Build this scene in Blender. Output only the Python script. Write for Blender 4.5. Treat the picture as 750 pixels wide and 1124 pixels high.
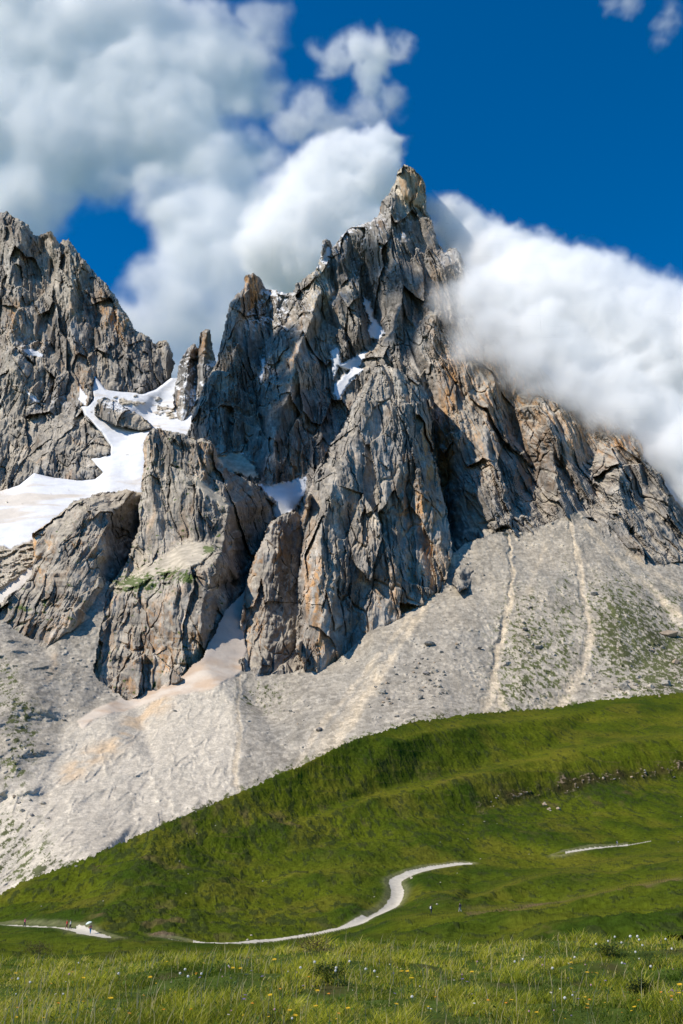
import bpy, math, random
import numpy as np
from mathutils import Vector
from mathutils.geometry import delaunay_2d_cdt

# ------------------------------------------------------------------ camera, sky, sun, exposure
sc = bpy.context.scene
for o in list(bpy.data.objects):
    bpy.data.objects.remove(o)
F, U0, V0 = 1093.0, 375.0, 562.0            # focal length and centre, in units of the 750x1124 photograph
PITCH = math.radians(17.2)
cam = bpy.data.cameras.new("camera")
cam.sensor_fit = 'VERTICAL'; cam.sensor_height = 36.0; cam.lens = 36.0*F/1124.0
cam.clip_start = 0.1; cam.clip_end = 60000
camo = bpy.data.objects.new("camera", cam)
sc.collection.objects.link(camo)
camo.location = (0, 0, 0); camo.rotation_euler = (math.pi/2 + PITCH, 0, 0)
sc.camera = camo

SUN = np.array([-0.72, -0.30, 0.76]); SUN /= np.linalg.norm(SUN)
sun = bpy.data.lights.new("sun", 'SUN'); sun.energy = 4.8; sun.angle = math.radians(0.5); sun.color = (1.0, 0.92, 0.80)
suno = bpy.data.objects.new("sun", sun); sc.collection.objects.link(suno)
suno.rotation_euler = Vector(-SUN).to_track_quat('-Z', 'Y').to_euler()
suno.location = (-300, -100, 400)

world = bpy.data.worlds.new("World"); sc.world = world; world.use_nodes = True
wn, wl = world.node_tree.nodes, world.node_tree.links
sky = wn.new('ShaderNodeTexSky'); sky.sky_type = 'NISHITA'; sky.sun_disc = False
sky.sun_elevation = math.asin(SUN[2]); sky.sun_rotation = math.atan2(SUN[0], SUN[1])
sky.altitude = 2200; sky.air_density = 1.0; sky.dust_density = 0.1; sky.ozone_density = 4.0
hs = wn.new('ShaderNodeHueSaturation'); hs.inputs['Saturation'].default_value = 1.55
hs.inputs['Value'].default_value = 1.22
wl.new(sky.outputs[0], hs.inputs['Color'])
bg = wn['Background']; bg.inputs['Strength'].default_value = 0.11
wl.new(hs.outputs[0], bg.inputs['Color'])

sc.view_settings.view_transform = 'Standard'; sc.view_settings.look = 'None'
sc.view_settings.gamma = 1; sc.view_settings.use_curve_mapping = False
sc.view_settings.exposure = 0.20
cy = sc.cycles
cy.use_denoising = True
cy.volume_bounces = 24; cy.max_bounces = 26; cy.diffuse_bounces = 3; cy.transparent_max_bounces = 12
cy.volume_step_rate = 1.0; cy.volume_max_steps = 512

rng = np.random.default_rng(7)
random.seed(7)
CP, SP = math.cos(PITCH), math.sin(PITCH)

# ------------------------------------------------------------------ geometry helpers
def rays(u, v):
    """Direction through photo point (u, v), scaled so that its world Y is 1."""
    x = (np.asarray(u, float) - U0)/F; y = (V0 - np.asarray(v, float))/F
    X = x; Y = CP - y*SP; Z = SP + y*CP
    return np.stack([X/Y, np.ones_like(X), Z/Y], -1)

def at(u, v, Y):
    return rays(u, v)*np.asarray(Y, float)[..., None]

def project(P):
    P = np.asarray(P, float)
    d = P[..., 1]*CP + P[..., 2]*SP
    upc = -P[..., 1]*SP + P[..., 2]*CP
    return U0 + F*P[..., 0]/d, V0 - F*upc/d

def _h(ix, iy, iz, seed):
    h = (ix.astype(np.uint32)*np.uint32(374761393) + iy.astype(np.uint32)*np.uint32(668265263)
         + iz.astype(np.uint32)*np.uint32(2147483647 - 1234567) + np.uint32((seed*974711 + 12345) & 0xffffffff))
    h = (h ^ (h >> np.uint32(13)))*np.uint32(1274126177)
    h = (h ^ (h >> np.uint32(16)))*np.uint32(2246822519)
    return h ^ (h >> np.uint32(13))

def perlin(P, seed=0):
    P = np.asarray(P, np.float32)
    i = np.floor(P); f = P - i; i = i.astype(np.int64)
    w = f*f*f*(f*(f*6 - 15) + 10)
    out = 0
    for dx in (0, 1):
        for dy in (0, 1):
            for dz in (0, 1):
                h = _h(i[..., 0]+dx, i[..., 1]+dy, i[..., 2]+dz, seed)
                gx = (h & np.uint32(255)).astype(np.float32)/127.5 - 1
                gy = ((h >> np.uint32(8)) & np.uint32(255)).astype(np.float32)/127.5 - 1
                gz = ((h >> np.uint32(16)) & np.uint32(255)).astype(np.float32)/127.5 - 1
                d = gx*(f[..., 0]-dx) + gy*(f[..., 1]-dy) + gz*(f[..., 2]-dz)
                ww = (w[..., 0] if dx else 1-w[..., 0])*(w[..., 1] if dy else 1-w[..., 1])*(w[..., 2] if dz else 1-w[..., 2])
                out = out + ww*d
    return out*1.3

def fbm(P, oct=4, seed=0, gain=0.5, lac=2.03):
    P = np.asarray(P, np.float32); a = 1; s = 0
    for k in range(oct):
        s = s + a*perlin(P*(lac**k), seed+k*17); a *= gain
    return s

def ridged(P, oct=4, seed=0, gain=0.55, lac=2.07):
    P = np.asarray(P, np.float32); a = 1; s = 0; w = 1; tot = 0
    for k in range(oct):
        n = 1 - np.abs(perlin(P*(lac**k), seed+k*13))*1.6
        n = np.clip(n, 0, 1)**2*w
        w = np.clip(n*1.6, 0, 1)
        s = s + a*n; tot += a; a *= gain
    return s/tot

def worley(P, seed=0, tilt=1.0):
    """Nearest cell: returns F2-F1 (cracks), a random tilted plane per cell (facets) and a random value per cell."""
    P = np.asarray(P, np.float32); i = np.floor(P).astype(np.int64)
    n = P.shape[:-1]
    f1 = np.full(n, 9., np.float32); f2 = np.full(n, 9., np.float32)
    fac = np.zeros(n, np.float32); cid = np.zeros(n, np.float32)
    for dx in (-1, 0, 1):
        for dy in (-1, 0, 1):
            for dz in (-1, 0, 1):
                ix, iy, iz = i[..., 0]+dx, i[..., 1]+dy, i[..., 2]+dz
                h = _h(ix, iy, iz, seed)
                r = [((h >> np.uint32(s)) & np.uint32(255)).astype(np.float32)/255. for s in (0, 8, 16)]
                qx = P[..., 0]-ix-r[0]; qy = P[..., 1]-iy-r[1]; qz = P[..., 2]-iz-r[2]
                d = qx*qx+qy*qy+qz*qz
                near = d < f1
                f2 = np.where(near, f1, np.minimum(f2, d))
                h2 = _h(ix, iy, iz, seed+91)
                g = [((h2 >> np.uint32(s)) & np.uint32(255)).astype(np.float32)/127.5-1 for s in (0, 8, 16)]
                c = (h2 >> np.uint32(24)).astype(np.float32)/255.
                fac = np.where(near, (g[0]*qx+g[1]*qy+g[2]*qz)*tilt + (c-.5), fac)
                cid = np.where(near, c, cid)
                f1 = np.where(near, d, f1)
    return np.sqrt(f2)-np.sqrt(f1), fac, cid

def inside(poly, u, v):
    poly = np.asarray(poly, float); c = np.zeros(u.shape, bool)
    x1, y1 = poly[-1]
    for x2, y2 in poly:
        if y1 != y2:
            k = ((y1 > v) != (y2 > v)) & (u < (x2-x1)*(v-y1)/(y2-y1) + x1)
            c ^= k
        x1, y1 = x2, y2
    return c

def dist_line(pts, u, v, closed=False, param=False):
    pts = np.asarray(pts, float); best = np.full(u.shape, 1e9); tt = np.zeros(u.shape)
    n = len(pts)
    for k in range(n if closed else n-1):
        a, b = pts[k], pts[(k+1) % n]; d = b[:2]-a[:2]; L = (d@d) or 1e-9
        t = np.clip(((u-a[0])*d[0] + (v-a[1])*d[1])/L, 0, 1)
        e = np.hypot(u-a[0]-t*d[0], v-a[1]-t*d[1])
        tt = np.where(e < best, k+t, tt); best = np.minimum(best, e)
    return (best, tt) if param else best

def sdf(poly, u, v):
    """Signed distance, positive inside."""
    d = dist_line(poly, u, v, closed=True)
    return np.where(inside(poly, u, v), d, -d)

def sstep(a, b, x):
    t = np.clip((x-a)/(b-a), 0, 1); return t*t*(3-2*t)

def grid(u0, u1, du, v0, v1, dv):
    return np.meshgrid(np.arange(u0, u1+du*.5, du), np.arange(v0, v1+dv*.5, dv))

def tri_interp(lines, u, v):
    """Constrained triangulation of the surveyed break-lines, linear inside each triangle."""
    V = []; E = []; Z = []; key = {}
    for ln in lines:
        prev = None
        for p in ln:
            k = (round(p[0], 2), round(p[1], 2))
            if k not in key:
                key[k] = len(V); V.append(Vector(k)); Z.append(p[2])
            i = key[k]
            if prev is not None and prev != i: E.append((prev, i))
            prev = i
    rv, re, rf, ov, oe, of = delaunay_2d_cdt(V, E, [], 0, 1e-4)
    rz = []
    for k, q in enumerate(rv):
        if ov[k]: rz.append(sum(Z[j] for j in ov[k])/len(ov[k]))
        else:                                   # crossing of two lines: take the nearest given value
            ds = sorted(range(len(V)), key=lambda j: (V[j]-q).length)[:2]
            w = [1/((V[j]-q).length+1e-3) for j in ds]; rz.append(sum(Z[j]*a for j, a in zip(ds, w))/sum(w))
    out = np.full(u.shape, np.nan)
    for f in rf:
        for m in range(1, len(f)-1):
            a, b, c = (rv[f[0]], rv[f[m]], rv[f[m+1]]); za, zb, zc = rz[f[0]], rz[f[m]], rz[f[m+1]]
            den = (b.y-c.y)*(a.x-c.x) + (c.x-b.x)*(a.y-c.y)
            if abs(den) < 1e-6: continue
            sel = (u >= min(a.x, b.x, c.x)-.01) & (u <= max(a.x, b.x, c.x)+.01) & (v >= min(a.y, b.y, c.y)-.01) & (v <= max(a.y, b.y, c.y)+.01)
            if not sel.any(): continue
            uu, vv = u[sel], v[sel]
            l1 = ((b.y-c.y)*(uu-c.x) + (c.x-b.x)*(vv-c.y))/den
            l2 = ((c.y-a.y)*(uu-c.x) + (a.x-c.x)*(vv-c.y))/den
            l3 = 1-l1-l2
            ok = (l1 > -1e-4) & (l2 > -1e-4) & (l3 > -1e-4)
            z = l1*za+l2*zb+l3*zc
            cur = out[sel]; cur[ok] = z[ok]; out[sel] = cur
    if np.isnan(out).any():
        bad = np.isnan(out); P = np.array([(q.x, q.y) for q in rv]); Zr = np.array(rz)
        uu, vv = u[bad], v[bad]
        idx = np.zeros(len(uu), int); bd = np.full(len(uu), 1e18)
        for k in range(len(P)):
            d = (uu-P[k, 0])**2+(vv-P[k, 1])**2; m = d < bd; bd[m] = d[m]; idx[m] = k
        out[bad] = Zr[idx]
    return out

def blur(a, r):
    """Separable box blur, three passes, radius r cells."""
    for _ in range(2):
        for ax in (0, 1):
            p = np.pad(a, [(r+1, r) if k == ax else (0, 0) for k in (0, 1)], mode='edge')
            c = np.cumsum(p, axis=ax)
            n = a.shape[ax]
            hi = np.take(c, np.arange(2*r+1, 2*r+1+n), axis=ax); lo = np.take(c, np.arange(0, n), axis=ax)
            a = (hi-lo)/(2*r+1)
    return a

def normals(P):
    du = np.gradient(P, axis=1); dv = np.gradient(P, axis=0)
    n = np.cross(du, dv); n /= np.linalg.norm(n, axis=-1, keepdims=True)+1e-12
    flip = (n*P).sum(-1) > 0
    n[flip] *= -1
    return n

def new_mesh(name, V, Fc, mat, col=None, smooth=False, parent=None, skirt=0.0):
    """One mesh object from arrays. Fc is an (n,3) or (n,4) array."""
    V = np.asarray(V, np.float32); Fc = np.asarray(Fc, np.int32)
    if skirt > 0 and len(Fc):
        E = np.concatenate([Fc[:, [k, (k+1) % Fc.shape[1]]] for k in range(Fc.shape[1])])
        key = np.sort(E, 1).astype(np.int64); key = key[:, 0]*len(V)+key[:, 1]
        _, first, cnt = np.unique(key, return_index=True, return_counts=True)
        B = E[first[cnt == 1]]
        ids = np.unique(B); cen = V.mean(0)
        d = V[ids]; r = d/np.linalg.norm(d, axis=1, keepdims=True)
        back = V[ids]*(1+skirt/np.linalg.norm(d, axis=1, keepdims=True))
        back = back + (cen-V[ids])*0.03
        m = np.zeros(len(V), np.int64); m[ids] = len(V)+np.arange(len(ids))
        Fs = np.stack([B[:, 1], B[:, 0], m[B[:, 0]], m[B[:, 1]]], 1).astype(np.int32)
        if Fc.shape[1] == 3: Fs = np.concatenate([Fs[:, [0, 1, 2]], Fs[:, [0, 2, 3]]])
        V = np.concatenate([V, back.astype(np.float32)]); Fc = np.concatenate([Fc, Fs])
        if col is not None: col = np.concatenate([col, col[ids]])
    me = bpy.data.meshes.new(name)
    nf, k = Fc.shape
    me.vertices.add(len(V)); me.vertices.foreach_set('co', V.ravel())
    me.loops.add(nf*k); me.loops.foreach_set('vertex_index', Fc.ravel())
    me.polygons.add(nf); me.polygons.foreach_set('loop_start', np.arange(0, nf*k, k, dtype=np.int32))
    if col is not None:
        c4 = np.ones((len(V), 4), np.float32); c4[:, :3] = col
        a = me.attributes.new('Col', 'FLOAT_COLOR', 'POINT'); a.data.foreach_set('color', c4.ravel())
    me.polygons.foreach_set('use_smooth', np.full(nf, smooth, bool))
    me.update(calc_edges=True)
    me.materials.append(mat)
    o = bpy.data.objects.new(name, me); sc.collection.objects.link(o)
    if parent: o.parent = parent
    return o

def tag(o, label=None, cat=None, group=None, kind=None):
    if label: o['label'] = label
    if cat: o['category'] = cat
    if group: o['group'] = group
    if kind: o['kind'] = kind
    return o

def grid_faces(keep):
    """Quads of a grid whose cell mask is True."""
    r, c = keep.shape
    jj, ii = np.nonzero(keep); w = c+1
    a = jj*w+ii
    return np.stack([a, a+w, a+w+1, a+1], 1)

def compact(P, Fc, col):
    ids, inv = np.unique(Fc, return_inverse=True)
    return P[ids], inv.reshape(Fc.shape), None if col is None else col[ids]

# ------------------------------------------------------------------ materials
def mat_col(name, rough=0.9, bump=((0.5, 0.4),), bstr=0.5, var=0.12, vscale=0.3, spec=0.2, transl=0.0):
    """Albedo from the painted attribute, broken up by object-space noise, with noise bump."""
    m = bpy.data.materials.new(name); m.use_nodes = True
    n, l = m.node_tree.nodes, m.node_tree.links
    b = n['Principled BSDF']; b.inputs['Roughness'].default_value = rough
    b.inputs['Specular IOR Level'].default_value = spec
    at_ = n.new('ShaderNodeAttribute'); at_.attribute_name = 'Col'
    tc = n.new('ShaderNodeTexCoord')
    nt = n.new('ShaderNodeTexNoise'); nt.inputs['Scale'].default_value = vscale; nt.inputs['Detail'].default_value = 6
    l.new(tc.outputs['Object'], nt.inputs['Vector'])
    mr = n.new('ShaderNodeMapRange'); mr.inputs[1].default_value = .3; mr.inputs[2].default_value = .7
    mr.inputs[3].default_value = 1-var; mr.inputs[4].default_value = 1+var
    l.new(nt.outputs[0], mr.inputs[0])
    mx = n.new('ShaderNodeVectorMath'); mx.operation = 'SCALE'
    l.new(at_.outputs['Color'], mx.inputs[0]); l.new(mr.outputs[0], mx.inputs['Scale'])
    l.new(mx.outputs[0], b.inputs['Base Color'])
    prev = None
    for sc_, dist in bump:
        t = n.new('ShaderNodeTexNoise'); t.inputs['Scale'].default_value = sc_; t.inputs['Detail'].default_value = 5
        l.new(tc.outputs['Object'], t.inputs['Vector'])
        bp = n.new('ShaderNodeBump'); bp.inputs['Distance'].default_value = dist; bp.inputs['Strength'].default_value = bstr
        l.new(t.outputs[0], bp.inputs['Height'])
        if prev: l.new(prev.outputs[0], bp.inputs['Normal'])
        prev = bp
    if prev: l.new(prev.outputs[0], b.inputs['Normal'])
    if transl > 0:
        tr = n.new('ShaderNodeBsdfTranslucent'); l.new(mx.outputs[0], tr.inputs['Color'])
        ms = n.new('ShaderNodeMixShader'); ms.inputs[0].default_value = transl
        l.new(b.outputs[0], ms.inputs[1]); l.new(tr.outputs[0], ms.inputs[2])
        l.new(ms.outputs[0], n['Material Output'].inputs[0])
    return m

M_rock = mat_col('rock', rough=1., spec=.05, bump=((0.6, .8),), bstr=0.4, var=0.25, vscale=0.12)
M_scree = mat_col('scree', rough=1., spec=.05, bump=((0.45, .6),), bstr=0.5, var=0.16, vscale=0.35)
M_snow = mat_col('snow', rough=0.7, bump=((0.05, 3.0), (.25, 1.0)), bstr=0.35, var=0.07, vscale=0.06)
M_hill = mat_col('hill_grass', rough=1., spec=.02, bump=((1.6, 0.25), (6.0, .1)), bstr=0.7, var=0.25, vscale=0.8)
M_soil = mat_col('meadow_soil', rough=1., spec=.05, bump=((8., 0.05),), bstr=0.6, var=0.3, vscale=3.)
M_blade = mat_col('grass_blade', rough=0.8, bump=(), var=0.25, vscale=1.5, spec=0.08, transl=0.5)
M_path = mat_col('gravel_path', bump=((6., 0.05),), bstr=0.5, var=0.10, vscale=1.0)
M_stone = mat_col('boulder_stone', bump=((1.2, 0.3),), bstr=0.6, var=0.2, vscale=0.7)

ROCK_A = np.array([.285, .270, .248]); ROCK_B = np.array([.40, .35, .285]); ROCK_D = np.array([.155, .140, .125])
OCHRE = np.array([.42, .235, .10]); PALE = np.array([.46, .40, .31]); SNOW = np.array([.70, .705, .72])
GREEN = np.array([.055, .085, .018]); SCREE = np.array([.345, .305, .245])

def lerp(a, b, t):
    return a + (np.asarray(b)-a)*t[..., None]

# ------------------------------------------------------------------ rock massifs
def rock(name, outline, lines, step=0.75, amp=1.0, flute=1.0, blocky=1.0, strata=1.0, lean=0.0, seed=0, vmax=None,
         warp=4.0, curl=9.0, skirt=160, ochre=(), dust=(), pale=(), dark=(), green=(), warm=0.3, patches=(), edge_open=(), foot=None):
    ol = np.array(outline, float)
    u, v = grid(ol[:, 0].min()-3, ol[:, 0].max()+3, step, ol[:, 1].min()-3, ol[:, 1].max()+3, step)
    q = np.stack([u*.045, v*.045, np.full_like(u, seed*3.7)], -1)
    w1 = fbm(q, 4, seed+1); w2 = fbm(q, 4, seed+2)
    q2 = q*5
    w3 = fbm(q2, 3, seed+3); w4 = fbm(q2, 3, seed+4)
    uo, vo = u+w1*1.5+w3*1.3, v+w2*1.5+w4*1.6
    s = sdf(ol, uo, vo)
    Y = tri_interp(lines, u+w1*warp+w3*1.2, v+w2*warp+w4*1.2)
    Y = blur(Y, 1)
    # rounding back at the outline
    t = np.clip(1-s/curl, 0, 1)
    if foot is not None: t = t*sstep(0, 14, foot-v)
    elif len(edge_open): t = t*sstep(2, 12, dist_line(edge_open, u, v))
    px = Y/F
    Y = Y + curl*px*1.6*(1-np.sqrt(np.clip(1-t*t, 0, 1)))
    P = at(u, v, Y)
    x, y, z = P[..., 0], P[..., 1], P[..., 2]
    xs = x + lean*z + 3*w1
    A = lambda a, b, c: np.stack([xs/a, y/b, z/c], -1)
    wq = fbm(A(90, 400, 160), 2, seed+9)*7
    xs = xs+wq
    d = np.zeros_like(Y)
    r1 = ridged(A(85, 400, 260), 2, seed+20); d -= amp*flute*26*(r1-.4)
    r2 = ridged(A(30, 250, 130), 2, seed+30); d -= amp*flute*12*(r2-.4)
    d += amp*flute*5.5*fbm(A(9, 120, 60), 3, seed+40, gain=.6)
    det = sstep(-.25, .45, fbm(A(48, 80, 75), 3, seed+44)+.08)*.85+.15      # broken ground against clean slabs
    c1, f1, id1 = worley(A(40, 220, 120), seed+50, 1.7); d += amp*blocky*15*f1
    c2, f2, id2 = worley(A(15, 900, 84), seed+60, 1.9); d += amp*blocky*6.0*f2*(.5+.5*det)
    c3, f3, id3 = worley(A(6.0, 400, 30.), seed+70, 1.9); d += amp*blocky*2.8*f3*det
    c4, f4, id4 = worley(A(2.8, 120, 11.), seed+75, 1.9); d += amp*blocky*1.5*f4*det
    crk = A(24, 60, 320); crk = np.stack([crk[..., 0]+.25*crk[..., 2]*3, crk[..., 1], crk[..., 2]], -1)
    ck, _, _ = worley(crk, seed+77); d += amp*9*np.clip(.06-ck, 0, .06)/.06*sstep(-.2, .3, fbm(A(60, 60, 90), 2, seed+78)+.1)
    d += amp*1.5*fbm(A(5, 60, 13), 5, seed+80, gain=.70)*(.3+.7*det)
    if strata:
        zz = (z + .10*x + 4.0*fbm(A(60, 90, 60), 4, seed+5))
        for per, am in ((31., 5.5), (12.5, 2.2)):
            ph = zz/per + .25*perlin(np.stack([x/70, y/70, z/70], -1), seed+6)
            fr = ph-np.floor(ph)
            d += strata*am*np.clip(.6+1.6*perlin(A(28, 50, 40), seed+15), 0, 1.3)*(sstep(0, .85, fr)-fr*0 - sstep(.85, 1., fr) - .4)
    Y2 = Y + d
    # authored smooth patches (snow, gravel ledges): drop the roughness there
    cls = np.zeros(u.shape, int)
    pw = np.zeros(u.shape)
    for k, (pl, dy, kind) in enumerate(patches):
        ps = sdf(np.array(pl, float), u+w3*2.0+w1*.6, v+w4*2.0)
        m = sstep(-2.0, 2.5, ps)*(.7 if kind == 'slab' else 1)
        Y2 = Y2*(1-m) + (blur(Y+d*.5, 6)+dy+1.0*fbm(A(30, 30, 20), 3, seed+7))*m
        cls[ps > 0.2] = k+1
        pw = np.maximum(pw, m)
    P = at(u, v, Y2)
    n = normals(P)
    # albedo
    x, y, z = P[..., 0], P[..., 1], P[..., 2]
    big = fbm(np.stack([x/120, y/120, z/90], -1), 4, seed+100)
    col = lerp(lerp(np.broadcast_to(ROCK_A, P.shape), ROCK_B, np.clip(warm+big*.6, 0, 1)), ROCK_D,
               np.clip(.38+1.2*fbm(np.stack([xs/18, y/40, z/60], -1), 4, seed+110), 0, .8))
    col = lerp(col, OCHRE, .35*sstep(.25, .8, fbm(np.stack([xs/30, y/30, z/110], -1), 4, seed+115)))
    st = np.clip(.45+1.3*fbm(np.stack([xs/8, y/12, z/55], -1), 4, seed+120), 0, 1)
    steep = 1-sstep(.35, .65, n[..., 2])
    for (cu, cv, ru, rv, k) in ochre:
        e = np.exp(-(((u+w1*8-cu)/ru)**2+((v+w2*8-cv)/rv)**2)*1.2)
        col = lerp(col, OCHRE*(.75+.4*id3[..., None]), np.clip(e*k*st*1.5, 0, .9)*steep)
    for (cu, cv, ru, rv, k) in dark:  # darker rock, partly the shade of flanks and clefts painted in
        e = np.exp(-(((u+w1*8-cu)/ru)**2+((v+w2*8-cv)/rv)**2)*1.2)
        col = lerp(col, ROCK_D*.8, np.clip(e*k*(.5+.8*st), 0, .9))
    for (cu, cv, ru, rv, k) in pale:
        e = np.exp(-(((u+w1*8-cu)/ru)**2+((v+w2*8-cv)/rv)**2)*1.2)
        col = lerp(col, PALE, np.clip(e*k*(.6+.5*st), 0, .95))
    col = col*(.80+.40*id2[..., None])*(.82+.36*id3[..., None])*(.86+.28*id4[..., None])*(1+.10*rng.normal(size=id4.shape))[..., None]
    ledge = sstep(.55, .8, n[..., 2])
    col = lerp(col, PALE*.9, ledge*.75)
    for (cu, cv, ru, rv, k) in dust:
        e = np.exp(-(((u-cu)/ru)**2+((v-cv)/rv)**2)*1.2)
        sn = sstep(.30, .55, n[..., 2]+.5*fbm(np.stack([x/9, y/9, z/9], -1), 3, seed+130)-.35*(1-e*k))
        col = lerp(col, SNOW, sn*np.clip(e*k*1.3, 0, 1)*.9)
    for (cu, cv, ru, rv, k) in green:
        e = np.exp(-(((u-cu)/ru)**2+((v-cv)/rv)**2)*1.5)
        gn = sstep(.0, .25, fbm(np.stack([x/6, y/6, z/5], -1), 4, seed+140)+e*k-.55)
        col = lerp(col, GREEN*1.2, gn*.9)
    Pf, cf = P.reshape(-1, 3), col.reshape(-1, 3)
    for k, (pl, dy, kind) in enumerate(patches):
        m = (cls == k+1)
        if kind == 'snow':
            base = SNOW*np.array([.97, .98, 1.0]); c = lerp(np.broadcast_to(base, P.shape), np.array([.55, .46, .36]), np.clip(.25*fbm(np.stack([x/25, y/40, z/40], -1), 4, seed+8)+.02, 0, 1))
        elif kind == 'slab':
            c = lerp(np.broadcast_to(np.array([.47, .37, .26]), P.shape), OCHRE, np.clip(.2+.9*fbm(np.stack([x/5, y/200, z/30], -1), 4, seed+8), 0, .7))*(.8+.3*id3[..., None])
        elif kind == 'dirty':
            c = lerp(np.broadcast_to(np.array([.62, .47, .33]), P.shape), SNOW*.85, np.clip(.3+.8*fbm(np.stack([x/18, y/30, z/30], -1), 4, seed+8), 0, 1))
        else:
            c = np.broadcast_to(PALE*1.02, P.shape)*(1+.18*fbm(np.stack([x/6, y/6, z/4], -1), 5, seed+8)[..., None])
            for (cu, cv, ru, rv, kk) in green:
                e = np.exp(-(((u-cu)/ru)**2+((v-cv)/rv)**2)*1.5)
                gn = sstep(.0, .2, fbm(np.stack([x/6, y/6, z/4], -1), 5, seed+141)+e*kk-.6)
                c = lerp(c, GREEN*1.3, gn*.85)
        cf.reshape(P.shape)[m] = c[m]
    cell = lambda m: m[:-1, :-1] & m[1:, :-1] & m[:-1, 1:] & m[1:, 1:]
    anyin = cell(s > 0)
    objs = []
    snowm = np.zeros_like(anyin)
    for k, (pl, dy, kind) in enumerate(patches):
        if kind in ('snow', 'dirty'):
            mm = cell(cls == k+1) & anyin
            snowm |= mm
            objs.append((kind, k, mm))
    main = new_mesh(name, *[a for a in compact(Pf, grid_faces(anyin & ~snowm), None)[:2]], M_rock, compact(Pf, grid_faces(anyin & ~snowm), cf)[2], skirt=skirt)
    tag(main, kind='structure')
    for kind, k, mm in objs:
        if not mm.any(): continue
        a, b, c = compact(Pf, grid_faces(mm), cf)
        so = new_mesh('snow_patch', a, b, M_snow, c, smooth=True)
        tag(so, patches[k][0] and SNOW_LABELS.get((name, k)), 'snow patch', 'snow patches in the gullies')
    return main

SNOW_LABELS = {}


# ------------------------------------------------------------------ the mountain: surveyed break-lines (photo u, v, distance in metres)
MAIN_OUT = [(203,478),(208,472),(212,447),(220,430),(228,415),(238,395),(242,378),(248,352),(251,335),(258,324),(267,318),(269,303),(277,299),(286,304),(289,317),
    (300,318),(313,322),(321,319),(324,312),(333,305),(345,297),(350,290),(352,282),(354,264),(359,261),(363,264),(363,274),(372,262),(382,252),(395,247),(405,243),
    (415,235),(419,220),(425,216),(429,210),(432,200),(436,188),(443,181),(452,182),(462,192),(468,205),(469,222),(468,229),(473,238),(477,250),(482,266),(488,277),
    (493,271),(500,271),(507,280),(511,295),(525,310),(540,325),(555,345),(572,375),(600,410),(622,430),(640,445),(660,455),(684,462),(700,478),(705,490),(707,505),(715,510),
    (728,520),(733,536),(741,548),(752,560),(770,580),(800,615),(800,700),(200,700)]
MAIN = [
 [(203,478,1470),(208,472,1480),(228,415,1530),(243,378,1560),(252,335,1590),(269,303,1610),(286,305,1620),(290,318,1640),(320,318,1620),(345,297,1555),(358,262,1580),(380,253,1590),
  (415,235,1585),(432,200,1565),(443,181,1560),(465,195,1570),(469,228,1575),(487,275,1540),(500,272,1530),(520,300,1520),(555,345,1480),(600,410,1420),(640,445,1385),(690,470,1345),(706,500,1325),(728,520,1305),(750,560,1270),(800,615,1230)],
 [(277,299,1605),(262,350,1550),(255,400,1500),(240,445,1450),(225,490,1430)],
 [(300,320,1640),(297,350,1610),(290,400,1555),(282,450,1500),(272,490,1450)],
 [(345,297,1540),(350,320,1515),(340,350,1480),(328,385,1445),(320,420,1405),(308,450,1385),(300,500,1360)],
 [(362,275,1590),(368,320,1590),(354,350,1560),(349,365,1540),(347,420,1480),(343,480,1425),(336,530,1370),(332,560,1340)],
 [(376,290,1575),(386,326,1530),(393,345,1515),(390,375,1500),(376,384,1490)],
 [(398,300,1590),(404,325,1585),(414,350,1575),(420,368,1560),(398,385,1530),(378,425,1475),(360,480,1415),(340,540,1355)],
 [(432,215,1555),(426,240,1550),(436,280,1525),(440,330,1490),(430,370,1470),(415,395,1450)],
 [(449,184,1535),(452,214,1530),(453,226,1556),(460,240,1550),(455,290,1530),(460,340,1490),(452,380,1450),(440,400,1420)],
 [(472,245,1550),(473,300,1505),(478,350,1450),(474,400,1395),(482,430,1365),(494,460,1335),(502,520,1280),(506,560,1240),(510,600,1190)],
 [(466,405,1430),(475,440,1410),(474,480,1390),(484,530,1350),(493,575,1300),(498,612,1190)],
 [(500,290,1515),(505,350,1470),(515,400,1400),(520,440,1360)],
 [(530,350,1490),(540,400,1400),(532,460,1315),(540,520,1235),(545,570,1190)],
 [(555,400,1430),(560,440,1418),(572,480,1378),(588,530,1305),(600,565,1205)],
 [(590,420,1395),(600,460,1328),(606,500,1268),(615,545,1205),(620,566,1195)],
 [(640,460,1375),(645,510,1338),(655,550,1262),(652,575,1190)],
 [(670,470,1345),(680,520,1245),(684,560,1200),(680,588,1172)],
 [(700,495,1330),(708,540,1282),(712,580,1190)],
 [(722,530,1285),(733,570,1215),(742,610,1145)],
 [(203,478,1470),(222,500,1440),(245,505,1405),(285,530,1370),(320,560,1320),(335,600,1280),(335,700,1240)],
 [(495,615,1165),(547,587,1172),(625,566,1195),(675,588,1172),(715,613,1142),(750,618,1132),(800,640,1110)],
 [(200,700,1350),(335,700,1240),(500,700,1120),(800,700,1060)],
]
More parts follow.
